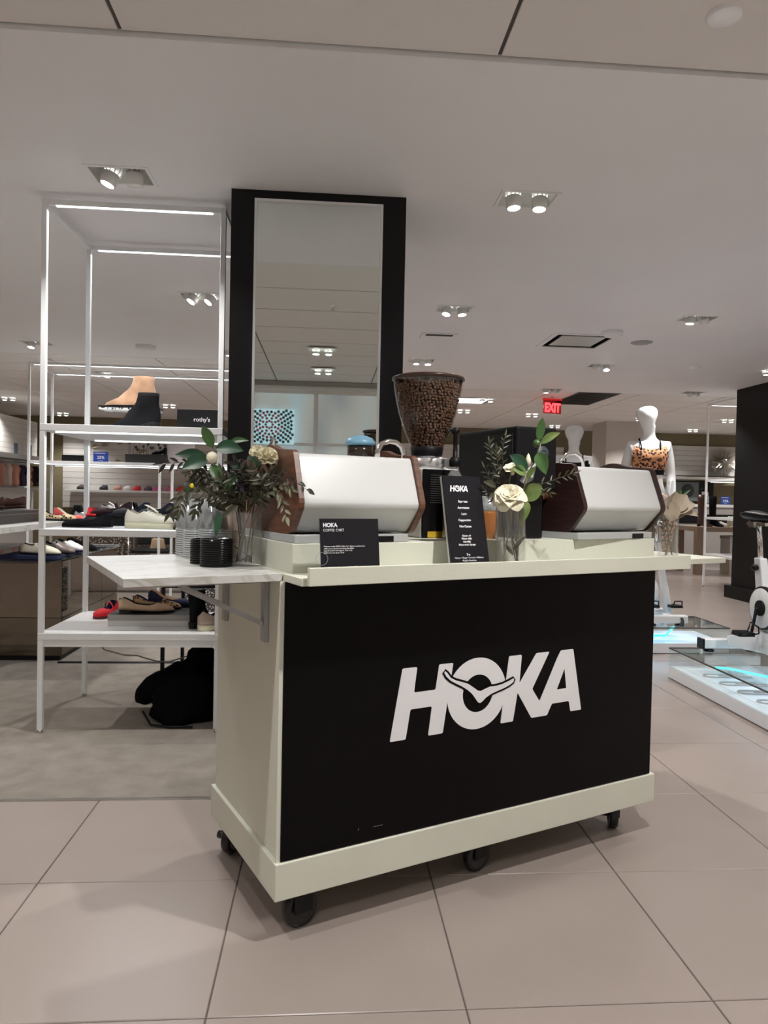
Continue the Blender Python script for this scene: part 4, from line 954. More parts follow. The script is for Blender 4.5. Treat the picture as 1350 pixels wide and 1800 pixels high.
shoe('loafer', 'dark brown shoe at the right end of the middle shelf', (-.62, 4.02, 1.0185), pi+.9, 'loafer', .26, .088, brown, blackm, blackm, .01, .01, 'round')
# bottom shelf (z .503)
shoe('mary_jane', 'bright red strap shoe at the left of the bottom shelf', (-1.205, 4.30, .5035), pi+1.32, 'flat', .20, .085, redk, navyk, sm('sole_dark_red', (.12, .01, .015), .6), .012, .004, 'round', strap=redk)
t = thing('shoe_riser', 'silver grey riser box on the bottom shelf', 'riser', (-1.135, 3.90, .5035))
part('box', MB().box(0, .42, 0, .36, 0, .030), sm('riser_silver', (.62, .61, .60), .3), t, bevel=.001)
part('lid', MB().box(-.001, .421, -.001, .361, .0305, .060), sm('riser_grey', (.36, .34, .32), .3), t, bevel=.001); part('mat', MB().box(.004, .416, .004, .356, .060, .0615), blackm, t)
shoe('ballet_flat', 'beige pointed flat on the silver riser, nearest', (-1.10, 3.98, .566), .10, 'flat', .285, .086, beigek, blackm, blackm, .006, .006, 'point')
shoe('ballet_flat', 'leopard print flat with loop bow on the silver riser', (-1.06, 4.10, .566), .05, 'flat', .26, .082, leo, navyk, blackm, .006, .004, 'point', bow=leo)
shoe('ballet_flat', 'navy flat at the back of the silver riser', (-1.00, 4.21, .566), -.1, 'flat', .265, .084, navyk, beigek, blackm, .006, .02, 'round')
shoe('ankle_boot', 'black ankle boot on the bottom shelf beside the beige sneaker', (-.69, 3.83, .504), 1.35, 'boot', .24, .088, blk, blackm, blackm, .008, .022, 'round', shaft=.17, cat='boot')
shoe('sneaker', 'sand suede sneaker at the right end of the bottom shelf', (-.652, 3.79, .504), .40, 'sneaker', .27, .094, sand, blackm, gum, .028, 0, 'round', laces=leo2)

# black coat heap, cable, stool behind the rack
def heap():
    R = []; N = 36
    for i, (z, s_) in enumerate([(0.008, 1.0), (.04, 1.04), (.09, 1.0), (.15, .92), (.21, .78), (.27, .62), (.32, .44), (.36, .28), (.385, .12)]):
        ring = []
        for k in range(N):
            a = 2*pi*k/N; w_ = 1+.10*sin(3*a+z*14)+.06*sin(7*a-z*30)+.03*sin(13*a)
            ring.append((.20*s_*w_*cos(a)+.03*(z/.36), .20*s_*w_*sin(a), z*.8+.010*sin(5*a+i)))
        R.append(ring)
    mb = MB().loft(R, True)
    R = []
    for i in range(7):
        x = -.27+i*.04; r_ = [.05, .08, .085, .08, .085, .09, .07][i]
        R.append([(x, -.02+r_*cos(2*pi*k/16)*1.0, .10+.02*i+r_*sin(2*pi*k/16)*(1+.1*sin(k))) for k in range(16)])
    mb.loft(R, True)
    R = [[(.06+.08*q*cos(2*pi*k/16), .04+.07*q*sin(2*pi*k/16), z) for k in range(16)] for z, q in ((.25, 1), (.30, 1.05), (.34, .95), (.37, .5))]
    return mb.loft(R, True)
t = thing('coat_heap', 'heap of black coats on the carpet behind the cart', 'coats', (-.735, 4.0, .008), -.2)
part('coat', heap(), blackf, t)
part('strap', MB().tube([(-.18, -.16, .05), (-.10, -.24, .012), (0, -.25, .010), (.12, -.23, .010)], .006, 6), blackm, t)
t = thing('stool', 'black metal stool frame behind the near shoe rack', 'stool', (-1.0, 4.52, .006))
for a, b in ((0, 0), (.46, 0), (0, .62), (.46, .62)): part('leg', MB().box(a, a+.022, b, b+.022, 0, .62), blackm, t)
part('seat', MB().box(0, .482, 0, .642, .62, .645), blackm, t, bevel=.004)
solo('cable', 'thin grey cable sagging under the bottom shelf of the rack', 'cable', MB().tube([(-1.34, 4.3, .465), (-1.30, 4.25, .36), (-1.24, 4.2, .315), (-1.13, 4.2, .285), (-1.06, 4.2, .283), (-.95, 4.2, .250), (-.88, 4.2, .247), (-.78, 4.2, .28), (-.66, 4.2, .325), (-.58, 4.25, .38), (-.56, 4.3, .465)], .004, 6), grey)
solo('floor_strip', 'black rubber strip across the carpet behind the rack', 'strip', MB().prism([(5.19, .006), (5.20, .014), (5.225, .014), (5.235, .006)], -1.85, -.3, 'yz'), blackm)

# ------------------------------------------------------------------ mirrored display table, left
bronze = mat('bronze_mirror', (.19, .16, .13), .03, 1)
t = thing('display_table', 'mirrored display table with marble top at the left edge', 'table', (-1.85, 5.27, .006))
part('kick_plinth', MB().box(-1.3, -.01, .01, 1.35, 0, .035), blackm, t)
for k in range(4):
    part('mirror_panel', MB().box(-.45*(k+1)+.002, -.45*k-.002, 0, .008, .036+.0, .30), bronze, t); part('mirror_panel', MB().box(-.45*(k+1)+.002, -.45*k-.002, 0, .008, .304, .70), bronze, t)
for k in range(3):
    part('mirror_panel', MB().box(-.008, 0, .01+.45*k, .45*(k+1)+.006, .036, .30), bronze, t); part('mirror_panel', MB().box(-.008, 0, .01+.45*k, .45*(k+1)+.006, .304, .70), bronze, t)
part('glass_shelf', MB().box(-1.35, .03, -.32, 1.38, .715, .727), acrylic, t, bevel=.004); part('core', MB().box(-1.3, -.012, .012, 1.35, .036, .70), blackm, t)
part('marble_top', MB().box(-1.4, -.14, -1.0, .62, .925, .965), marble, t, bevel=.002)
for a, b in ((-1.3, -.05), (-.22, .3), (-1.3, .5), (-.22, .55)): part('post', MB().box(a, a+.03, b, b+.03, .727, .925), acrylic, t)
t = thing('shoe_box', 'long dark grey riser box on the marble table', 'riser', (-3.0, 4.92, .972))
part('box', MB().box(0, .85, 0, .80, 0, .085), sm('box_charcoal', (.03, .03, .033), .4), t, bevel=.002); part('seam', MB().box(-.001, .851, -.001, .801, .060, .062), grey, t)
shoe('loafer', 'brown leather loafer on the dark riser box, right one', (-2.20, 5.52, 1.058), pi+.25, 'loafer', .29, .105, brown, blackm, brown, .02, .012, 'round')
shoe('loafer', 'dark brown loafer on the riser box at the left edge', (-2.26, 5.28, 1.058), pi-.3, 'loafer', .28, .105, sm('leather_dark', (.045, .022, .012), .3), blackm, brown, .018, .012, 'round')
solo('tag_block', 'small clear price block on the riser box at left edge', 'tag', MB().box(0, .12, 0, .02, 0, .045), acrylic, (-2.33, 5.06, 1.058))
shoe('ballet_flat', 'leopard print flat on the marble behind the rack post', (-2.18, 5.72, .972), .1, 'flat', .27, .09, leo2, blackm, blackm, .012, .004, 'round')
shoe('pump', 'coral pink pointed shoe on the marble behind the black flat', (-2.10, 5.80, .972), -.1, 'flat', .27, .09, sm('leather_coral', (.75, .12, .12), .4), creaml, blackm, .006, .03, 'point')
solo('shoe_tray', 'navy tray under the white loafer on the glass shelf', 'tray', MB().box(0, .40, 0, .62, 0, .025), navyk, (-2.22, 5.10, .735), bevel=.002)
shoe('loafer', 'white leather loafer on the navy tray, nearest', (-2.09, 5.17, .761), -.05, 'loafer', .27, .09, creaml, brown, blackm, .010, .006, 'round', strap=creaml)
shoe('loafer', 'pewter loafer behind the white loafer', (-2.02, 5.36, .761), -.3, 'loafer', .26, .09, sm('leather_pewter', (.20, .16, .14), .35), blackm, blackm, .01, .006, 'round', strap=silverL)
shoe('loafer', 'white shoe with black lining at the tray corner', (-2.0, 5.56, .761), -.4, 'loafer', .25, .09, whiteL, blackm, navyk, .012, .01, 'round')
shoe('loafer', 'black shoe with gold chain at the back of the glass shelf', (-2.05, 5.95, .735), -.3, 'loafer', .26, .09, blk, blackm, blackm, .012, .02, 'round', bow=sm('gold', (.7, .45, .12), .25, metal=1))

# ------------------------------------------------------------------ things on the far rack
solo('display_block', 'black block on the upper shelf of the far rack', 'block', MB().box(0, .26, 0, .1, 0, .072), blackm, (-3.02, 8.55, 1.531), bevel=.003)
def blue_sign(loc, label, w_=.165, h_=.115):
    t = thing('sale_sign', label, 'sign', loc); part('card', MB().box(0, w_, 0, .006, 0, h_), sm('sign_blue', (.015, .06, .35), .4), t)
    text('figure', '25%', h_*.42, lettering, t, (w_*.5, -.0006, h_*.30), align='CENTER', bold=.001); part('line', MB().box(w_*.06, w_*.8, -.001, 0, h_*.82, h_*.88).box(w_*.35, w_*.65, -.001, 0, h_*.12, h_*.15), lettering, t)
blue_sign((-2.66, 8.52, 1.531), 'blue 25 percent sale card on the far rack')
t = thing('planter', 'black planter with dried round seed heads on the far rack', 'planter', (-2.31, 8.52, 1.531))
part('trough', MB().box(0, .46, 0, .12, 0, .10), sm('trough_grey', (.035, .035, .035), .6, noise=.5, nscale=60, stretch=(8, 1, 1)), t, bevel=.003)
for k in range(16):
    xx = .02+.42*k/15+rn.uniform(-.01, .01); hh_ = rn.uniform(.05, .17); yy = rn.uniform(.03, .09)
    part('stem', MB().tube([(xx, yy, .10), (xx+rn.uniform(-.01, .01), yy, .10+hh_)], .0022, 5), blackm, t); part('seed_head', MB().ball((xx, yy, .10+hh_), .017, 9, 6, (1, 1, 1.2)), sm('seed_grey', (.06, .06, .055), .8), t)
shoe('pump', 'black pointed shoe lying on the planter end', (-1.86, 8.60, 1.632), pi, 'flat', .17, .07, blk, blackm, blackm, .004, .02, 'point')
solo('display_board', 'plain pinkish white panel standing on the far rack', 'panel', MB().box(0, .30, 0, .02, 0, .27), sm('panel_blush', (.66, .60, .60), .6), (-1.85, 8.6, 1.531))
shoe('ankle_boot', 'small black boot on the lower shelf of the far rack', (-2.80, 8.6, .876), pi, 'boot', .20, .08, blk, blackm, blackm, .01, .02, 'round', shaft=.13, cat='boot')
shoe('sneaker', 'silver sneaker beside the small black boot', (-2.86, 8.52, .876), 0, 'sneaker', .22, .085, silverL, blackm, whiteL, .02, 0, 'round')
solo('shoe_riser', 'black riser under the white high sneakers on far rack', 'riser', MB().box(0, .36, 0, .2, 0, .07), blackm, (-2.68, 8.55, .876), bevel=.003)
shoe('sneaker', 'silver high sneaker on the far black riser', (-2.60, 8.62, .947), -.2, 'sneaker', .26, .095, silverL, blackm, whiteL, .03, 0, 'round', laces=whiteL)
shoe('sneaker', 'white sneaker right of the silver one on the far riser', (-2.38, 8.60, .947), -.3, 'sneaker', .25, .095, whiteL, creaml, whiteL, .03, 0, 'round', laces=whiteL)
shoe('sandal', 'tan heeled sandal on the lower shelf of the far rack', (-1.98, 8.6, .876), -1.0, 'flat', .24, .08, sm('leather_tan', (.38, .18, .08), .4), creaml, brown, .006, .07, 'point', strap=tan)
shoe('loafer', 'grey low shoe on the lower shelf near the far post', (-1.55, 8.58, .876), .1, 'loafer', .26, .09, sm('suede_grey', (.10, .09, .085), .8), blackm, blackm, .01, .01, 'round')

# upholstered seats and chairs between
speck = spots('speckled_velvet', (.05, .036, .028), (.05, .036, .028), (.34, .28, .21), 34, (.34, .35), .9)
speck2 = spots('speckled_grey', (.05, .045, .045), (.05, .045, .045), (.55, .53, .50), 55, (.38, .39), .9)
def ottoman(label, x0, x1, y0, y1, z1, m_, z0=0):
    t = thing('ottoman', label, 'ottoman', (x0, y0, 0)); part('cushion', MB().box(0, x1-x0, 0, y1-y0, .06, z1), m_, t, bevel=.02, seg=3)
    for a, b in ((.05, .05), (x1-x0-.09, .05), (.05, y1-y0-.09), (x1-x0-.09, y1-y0-.09)): part('leg', MB().box(a, a+.04, b, b+.04, 0, .06), blackm, t)
ottoman('speckled brown upholstered bench behind the racks at left', -3.35, -2.50, 10.0, 10.6, .70, speck)
ottoman('speckled brown bench partly behind the clear cups', -2.05, -1.55, 10.0, 10.6, .70, speck)
ottoman('speckled grey ottoman behind the near rack', -1.25, -.62, 6.55, 7.15, .49, speck2)
def chair(label, x, y, rz):
    t = thing('armchair', label, 'chair', (x, y, 0), rz)
    part('seat', MB().box(-.24, .24, -.24, .24, .42, .47), sm('leather_black', (.015, .015, .016), .35), t, bevel=.02); part('backrest', MB().box(-.22, .22, .20, .24, .50, .82), sm('leather_black', (.015, .015, .016), .35), t, bevel=.015)
    for sx in (-1, 1):
        part('arm', MB().tube([(sx*.26, -.22, .0), (sx*.26, -.22, .62), (sx*.26, 0, .66), (sx*.26, .22, .64), (sx*.26, .24, .0)], .012, 8), chrome, t)
chair('black armchair with chrome arms between the speckled benches', -2.26, 9.66, .1)
t = thing('handbag', 'small tan handbag on the black armchair', 'bag', (-2.16, 9.54, .472)); part('body', MB().prism([(-.09, 0), (.09, 0), (.07, .13), (-.07, .13)], -.04, .04), sm('bag_tan', (.55, .38, .24), .5), t, bevel=.008)
part('handle', MB().tube([(-.05, 0, .13), (-.045, 0, .20), (0, 0, .225), (.045, 0, .20), (.05, 0, .13)], .006, 6), sm('bag_tan', (.55, .38, .24), .5), t)

# ------------------------------------------------------------------ back wall left: slats, floating shelf with coloured shoes
def slat_wall(label, x0, x1, z0, z1, y=14.94, n=9):
    t = thing('slat_wall', label, 'wall panel', (x0, y, z0)); h = (z1-z0)/n
    part('backing', MB().box(0, x1-x0, .03, .06, 0, z1-z0), grey, t)
    me = MB().box(0, x1-x0, 0, .03, .003, h-.003).mesh('slat')
    for k in range(n): link('slat', me, slatm, t, (0, 0, k*h))
slat_wall('pale slatted wall behind the coloured shoes at left', -5.25, -.2, .85, 2.38, n=13)
slat_wall('pale slatted wall panel right of the leopard top mannequin', 6.2, 9.3, 1.77, 2.40, n=6)
slat_wall('pale slatted wall panel between hopper and brewer', .3, 4.9, 1.2, 2.30, n=10)
solo('wall_shelf', 'long floating white shelf with coloured shoes on the far wall', 'shelf', MB().box(0, 3.2, 0, .3, -.04, 0), white, (-5.1, 14.62, 1.21), bevel=.004)
for k in range(18):
    u, zz = rn.uniform(0, 1), rn.uniform(0, 1); mb = MB(); leaf_mb(mb, (0, 0, 0), (rn.uniform(.08, .2), -.02, rn.uniform(-.05, .08)), .07, (0, -1, 0), .1, .3, 6)
    solo('wall_petal', 'small metal leaf ornament on the pale slatted wall', 'ornament', mb, sm('petal_bronze', (.30, .26, .17), .4, metal=.5), (-4.75+u*2.6, 14.92, 1.75+.5*zz), group='metal leaf ornaments on the far wall')
cols = [(-4.83, (.02, .02, .02), 'black'), (-4.40, (.02, .02, .025), 'charcoal'), (-4.13, (.55, .28, .24), 'dusty pink'), (-3.94, (.75, .72, .72), 'white'), (-3.76, (.75, .03, .05), 'red'), (-3.55, (.16, .10, .16), 'purple grey'),
        (-3.36, (.85, .12, .42), 'magenta'), (-3.12, (.90, .18, .35), 'hot pink'), (-2.92, (.90, .08, .06), 'scarlet'), (-2.76, (.08, .50, .08), 'green'), (-2.53, (.70, .66, .30), 'pale yellow'), (-2.12, (.02, .18, .60), 'blue')]
for x, c, nm in cols:
    shoe('sneaker', '%s sneaker on the floating shelf of the far wall' % nm, (x, 14.86, 1.212), -pi/2+.1, 'sneaker', .22, .16, sm('shoe_'+nm.replace(' ', '_'), c, .6), blackm, sm('shoe_'+nm.replace(' ', '_'), c, .6), .03, 0, 'round', n=12)
# left clothes display
t = thing('clothes_display', 'white wall display with clothes rail at the far left', 'display', (-5.45, 11.0, 0))
part('upper_panel', MB().box(0, .12, 0, 2.85, 1.80, 2.42), slatm, t); part('canopy', MB().box(-.02, .32, 0, 2.85, 1.70, 1.78), grey_m, t); part('back_panel', MB().box(-.05, 0, 0, 2.85, .6, 1.70), white, t)
part('lower_shelf', MB().box(0, .34, 0, 2.85, 1.17, 1.22), grey_m, t); part('lower_panel', MB().box(0, .06, 0, 2.85, .2, 1.17), white, t); part('rail', MB().tube([(.16, 0, 1.66), (.16, 2.85, 1.66)], .012, 8), chrome, t)
for yy in (1.85, 2.45): part('tag', MB().box(.12, .13, yy, yy+.14, 1.79, 1.98), sm('tag_slate', (.10, .14, .18), .5), t)
for k in range(6): part('panel_joint', MB().box(.1195, .121, 0, 2.85, 1.88+.09*k, 1.885+.09*k), grey, t)
for k, (c, nm) in enumerate([((.02, .02, .022), 'black'), ((.30, .18, .11), 'brown'), ((.62, .30, .24), 'salmon'), ((.66, .55, .5), 'blush'), ((.70, .33, .25), 'coral'), ((.03, .03, .06), 'navy'), ((.55, .25, .18), 'terracotta'), ((.02, .02, .02), 'dark')]):
    y = 11.55+.28*k; t = thing('garment', '%s garment hanging on the far left clothes rail' % nm, 'garment', (-5.29, y, 1.64), .3)
    part('hanger', MB().tube([(0, 0, 0), (0, .0, .02)], .003, 5).tube([(-.12, 0, -.05), (0, 0, 0), (.12, 0, -.05)], .004, 5), steel, t)
    R = [[(s_*w_, sin(s_*5+z*9+k)*.03+q*.02, z) for s_, q in ((-1, 0), (-.5, -1), (0, -1.4), (.5, -1), (1, 0), (.5, 1), (0, 1.4), (-.5, 1))] for z, w_ in ((-.03, .10), (-.10, .14), (-.22, .12), (-.34, .13), (-.39, .12))]
    part('cloth', MB().loft(R, True), sm('cloth_'+nm, c, .9), t)

# ------------------------------------------------------------------ right background
t = thing('wall_picture', 'dark framed picture of a grey round plant on the far wall', 'picture', (7.2, 14.88, 1.2)); part('frame', MB().box(0, .95, 0, .05, 0, .46), blackm, t, bevel=.004)
part('print', MB().box(.03, .62, -.002, 0, .03, .43), sm('print_grey', (.16, .19, .19), .5), t); part('motif', MB().lathe([(0, -.01), (.13, -.004), (.14, 0)], (.38, -.002, .25), 24, True, 'y'), sm('motif_grey', (.04, .045, .055), .6), t)
solo('steel_ledge', 'steel ledge running under the pale slatted panel at right', 'ledge', MB().box(0, 3.1, 0, .25, 0, .06), steel, (6.2, 14.62, 1.68))
t = thing('sunburst_ornament', 'silver sunburst ornament of many spikes on the far wall', 'ornament', (8.28, 14.72, 2.08)); part('core', MB().ball((0, 0, 0), .07, 12, 8), steel, t)
sp_ = sm('ornament_silver', (.62, .57, .50), .35, metal=.6)
for k in range(150):
    z = 1-2*(k+.5)/150; a = k*2.39996; r_ = sqrt(1-z*z); d = Vector((r_*cos(a), r_*sin(a)*.7, z)); L_ = rn.uniform(.27, .34); s_ = d.orthogonal().normalized(); s2 = d.cross(s_)
    part('spike', MB().add([d*.05+s_*.006, d*.05-s_*.006, d*L_*.8+s_*.024, d*L_*.8-s_*.024, d*L_, d*L_*.8+s2*.010], [(0, 1, 3, 5, 2), (2, 5, 4), (5, 3, 4), (0, 2, 4, 3, 1)]), sp_, t)
t = thing('shop_table', 'brown wooden table with shoes behind the white rack at right', 'table', (6.15, 11.7, 0)); bt = sm('table_brown', (.20, .14, .10), .5)
part('top', MB().box(0, 1.5, 0, .8, .72, .80), bt, t, bevel=.003)
for a, b in ((0, 0), (1.38, 0), (0, .68), (1.38, .68)): part('leg', MB().box(a, a+.12, b, b+.12, 0, .72), bt, t)
for k, (x, c, nm, h) in enumerate([(6.30, brown, 'dark brown', .50), (6.50, blk, 'black', .48)]):
    shoe('tall_boot', '%s tall boot standing on the brown table' % nm, (x, 12.0, .802), -.9, 'boot', .26, .09, c, blackm, blackm, .01, .03, 'round', shaft=h, cat='boot')
shoe('sneaker', 'white shoe on the brown table at right', (6.62, 12.0, .802), .3, 'sneaker', .26, .09, whiteL, creaml, whiteL, .02, 0, 'round')
shoe('ankle_boot', 'cream ankle boot on the brown table at right', (6.80, 11.95, .802), -.4, 'boot', .25, .09, creaml, creaml, gum, .01, .03, 'round', shaft=.14, cat='boot')
t = thing('wall_counter', 'pale grey wall counter with boots behind the white rack', 'counter', (6.0, 13.4, 0)); part('body', MB().box(0, 1.9, 0, .6, 0, 1.12), sm('counter_grey', (.38, .36, .34), .5), t); part('top', MB().box(-.02, 1.92, -.03, .6, 1.12, 1.17), white, t); part('dark_band', MB().box(.3, 1.9, -.004, 0, .80, .98), blackm, t)
shoe('ankle_boot', 'black and silver boot on the pale grey counter', (7.20, 13.6, 1.172), -.3, 'boot', .28, .10, silverL, blackm, blackm, .01, .03, 'round', shaft=.20, cat='boot')
shoe('ankle_boot', 'black boot on the pale grey counter', (7.28, 13.78, 1.172), -.3, 'boot', .28, .10, blk, blackm, blackm, .01, .06, 'point', shaft=.24, cat='boot')
blue_sign((7.58, 13.55, 1.172), 'blue sale card on the pale grey counter at right', .18, .16)
t = thing('white_counter', 'low white counter with papers left of the brown table', 'counter', (5.4, 12.6, 0)); part('top', MB().box(0, .85, 0, .6, .78, .84), white, t); part('body', MB().box(.02, .83, .02, .58, .3, .78), sm('counter_olive', (.18, .16, .12), .6), t); part('shelf', MB().box(0, .85, -.05, .6, .22, .30), white, t); part('plinth', MB().box(.02, .83, .02, .58, 0, .22), blackm, t)
solo('paper_stack', 'crumpled white paper on the low white counter', 'paper', MB().loft([[(0, 0, 0), (.4, 0, 0), (.4, .3, 0), (0, .3, 0)], [(.02, .01, .05), (.38, .02, .03), (.36, .28, .06), (.03, .28, .1)], [(.1, .08, .14), (.2, .1, .06), (.22, .2, .08), (.12, .2, .16)]], True, False), white, (5.55, 12.7, .841))
t = thing('storage_box', 'light grey storage box under the brown table', 'box', (6.75, 11.75, 0)); part('body', MB().box(0, .45, 0, .3, .28, .60), sm('box_grey', (.45, .43, .42), .6), t); part('lid', MB().box(-.01, .46, -.01, .31, .60, .65), grey, t); part('base', MB().box(0, .45, 0, .3, 0, .28), sm('box_beige', (.42, .38, .30), .6), t)
solo('candle', 'small orange candle on the upper shelf of the right rack', 'candle', MB().lathe([(0, 0), (.05, 0), (.05, .06), (.03, .075), (.012, .08), (.01, .11), (0, .11)], n=18), sm('candle_orange', (.55, .16, .05), .5), (5.62, 9.6, 1.541))

# ------------------------------------------------------------------ clear platforms with neon tubes
neon = mat('neon_cyan', (.1, .9, .85), .4, emit=1.15, ecol=(.02, .80, .76))
led_floor = mat('platform_base', (.78, .80, .84), .35)
def platform(label, x0, x1, y0, y1, z0=.082, z1=.21, clips=True, tube=None, power=1.3):
    t = thing('display_platform', label, 'platform', (x0, y0, 0)); W, D = x1-x0, y1-y0
    part('base', MB().box(0, W, 0, D, .004, z0), led_floor, t, bevel=.003)
    th = .008
    part('glass_side', MB().box(0, W, 0, th, z0, z1-th), acrylic, t); part('glass_side', MB().box(0, W, D-th, D, z0, z1-th), acrylic, t)
    part('glass_side', MB().box(0, th, th, D-th, z0, z1-th), acrylic, t); part('glass_side', MB().box(W-th, W, th, D-th, z0, z1-th), acrylic, t)
    part('glass_top', MB().box(0, W, 0, D, z1-th, z1), acrylic, t)
    em = MB()
    for a in (0, W-.006): em.box(a, a+.006, 0, D, z1-.009, z1+.0005)
    for a in (0, D-.006): em.box(0, W, a, a+.006, z1-.009, z1+.0005)
    part('dark_edge', em, sm('edge_dark', (.08, .08, .08), .3), t)
    part('neon_tube', MB().tube(tube, .008, 8), neon, t)
    l = bpy.data.lights.new('platform_light', 'AREA'); l.shape = 'RECTANGLE'; l.size = W*.8; l.size_y = D*.8; l.energy = power; l.color = (.45, .65, 1)
    o = bpy.data.objects.new('platform_light', l); COL.objects.link(o); o.location = (x0+W/2, y0+D/2, z1-.02); o.visible_camera = True
    return t
P2 = (2.365, 3.75, 3.3, 4.84)
pl2 = platform('near clear display platform with cyan neon tube at right', *P2, tube=[(.22, 1.33, .12), (.30, 1.30, .12), (.62, .75, .12), (.95, .2, .12)])
cl_ = sm('wire_clip', (.55, .52, .50), .3, metal=.3)
for k in range(6):
    y = 4.55-.20*k; x = 2.50
    pts = []; 
    for a in range(9): pts.append((-.0+.10*0-.035*sin(pi*a/8)*1.0, .035*cos(pi*a/8), 0))
    t = solo('paper_clip', '%s giant wire clip from the far corner of the near platform' % ('first', 'second', 'third', 'fourth', 'fifth', 'sixth')[k], 'clip', MB().tube([(.20, .035, 0)]+pts+[(.24, -.035, 0), (.265, -.018, 0), (.24, 0, 0), (.06, 0, 0)], .0045, 6), cl_, (x, y, .088), -.1, 'giant wire clips in the near platform')
platform('far clear display platform with cyan neon tube', 1.85, 3.24, 5.60, 6.17, tube=[(.30, .25, .14), (.72, .12, .12), (.92, .14, .12), (1.10, .36, .15), (1.08, .38, .14)])
platform('clear display platform hidden behind the cart', 1.6, 2.9, 6.45, 7.05, .05, .12, tube=[(.3, .2, .08), (.9, .3, .08)])

# ------------------------------------------------------------------ exercise bikes
wbike = sm('bike_white', (.80, .82, .84), .25)
def bike(label, x, y, z):
    t = thing('exercise_bike', label, 'exercise bike', (x, y, z))
    for yy, nm in ((.44, 'rear_stabilizer'), (-.56, 'front_stabilizer')):
        s_ = part(nm, MB().box(-.20, .20, yy-.035, yy+.035, .022, .085), wbike, t, bevel=.008)
        for sx in (-1, 1):
            part('end_cap', MB().box(sx*.206-.008, sx*.206+.008, yy-.037, yy+.037, .02, .087), blackm, s_); part('foot_pad', MB().lathe([(0, 0), (.035, 0), (.033, .012), (.010, .022)], (sx*.15, yy, 0), 16), blackm, s_)
    part('base_beam', MB().loft([[(-.04, .42, .04), (.04, .42, .04), (.04, .42, .11), (-.04, .42, .11)], [(-.045, 0, .08), (.045, 0, .08), (.045, 0, .22), (-.045, 0, .22)], [(-.04, -.55, .04), (.04, -.55, .04), (.04, -.55, .11), (-.04, -.55, .11)]], True, False), wbike, t, bevel=.008)
    part('seat_tube', MB().loft([[(-.03, -.02, .15), (.03, -.02, .15), (.03, .08, .15), (-.03, .08, .15)], [(-.026, .09, .66), (.026, .09, .66), (.026, .16, .66), (-.026, .16, .66)]], True, False), wbike, t, bevel=.008)
    part('seat_post', MB().tube([(0, .115, .60), (0, .150, .86)], .016, 12), chrome, t); part('adjust_knob', MB().ball((-.045, .11, .60), .022, 10, 7).tube([(-.045, .11, .60), (0, .11, .60)], .006, 6), blackm, t)
    part('seat_slider', MB().box(-.018, .018, .06, .26, .862, .882).box(-.026, .026, .17, .23, .85, .892), chrome, t)
    ln = []
    for i, (yy, wv, zz, th) in enumerate([(.27, .050, .918, .02), (.25, .078, .925, .03), (.20, .080, .930, .035), (.14, .062, .924, .035), (.07, .034, .918, .03), (.01, .022, .918, .024), (-.02, .012, .916, .014)]):
        ln.append([(wv*cos(2*pi*k/14), yy, zz+th*.85*sin(2*pi*k/14)+(.006 if abs(cos(2*pi*k/14)) > .7 else 0)) for k in range(14)])
    part('saddle', MB().loft(ln, True), blackm, t); part('saddle_clamp', MB().box(-.03, .03, .10, .20, .885, .905), blackm, t)
    part('chain_cover', MB().lathe([(0, -.012), (.120, -.012), (.126, -.006), (.126, .012), (0, .012)], (-.055, 0, .36), 36, True, 'x'), wbike, t)
    part('cover_rim', MB().lathe([(.122, -.010), (.134, -.006), (.134, .012), (.122, .014)], (-.055, 0, .36), 36, True, 'x'), blackm, t)
    part('hub', MB().cyl((-.078, 0, .36), .048, .014, 24, 'x'), blackm, t)
    part('flywheel', MB().lathe([(0, -.012), (.17, -.012), (.20, -.018), (.215, -.012), (.215, .012), (.20, .018), (.17, .012), (0, .012)], (0, -.36, .33), 36, True, 'x'), sm('flywheel_grey', (.5, .5, .52), .3, metal=.6), t)
    part('drive_cover', MB().prism(rounded([(.16, .30), (.10, .46), (-.02, .50), (-.38, .42), (-.40, .26), (0, .22)], .04, 4), -.040, -.012, 'yz'), wbike, t, bevel=.004)
    for sx, s_ in ((-1, 1), (1, -1)):
        c = part('crank', MB().loft([[(sx*.088, -.014, .36), (sx*.098, -.014, .36), (sx*.098, .014, .36), (sx*.088, .014, .36)], [(sx*.092, .04*s_-.010, .36-.165*s_), (sx*.102, .04*s_-.010, .36-.165*s_), (sx*.102, .04*s_+.010, .36-.165*s_), (sx*.092, .04*s_+.010, .36-.165*s_)]], True, False), blackm, t, bevel=.003)
        yc, zc = .04*s_, .36-.165*s_
        pd = MB().box(min(sx*.10, sx*.20), max(sx*.10, sx*.20), yc-.045, yc+.045, zc-.012, zc+.008)
        for k in range(5): pd.box(min(sx*(.105+.019*k), sx*(.115+.019*k)), max(sx*(.105+.019*k), sx*(.115+.019*k)), yc-.052, yc+.052, zc+.008, zc+.014)
        pp = part('pedal', pd, blackm, c); part('toe_cage', MB().tube([(sx*.11, yc-.04, zc), (sx*.11, yc-.10, zc+.02), (sx*.12, yc-.11, zc+.06), (sx*.15, yc-.07, zc+.085), (sx*.18, yc-.11, zc+.06), (sx*.19, yc-.10, zc+.02), (sx*.19, yc-.04, zc)], .005, 6), blackm, pp)
    part('head_tube', MB().loft([[(-.03, -.30, .30), (.03, -.30, .30), (.03, -.40, .30), (-.03, -.40, .30)], [(-.026, -.40, .80), (.026, -.40, .80), (.026, -.47, .80), (-.026, -.47, .80)]], True, False), wbike, t, bevel=.008)
    part('stem_post', MB().tube([(0, -.43, .78), (0, -.455, 1.0)], .016, 12), chrome, t)
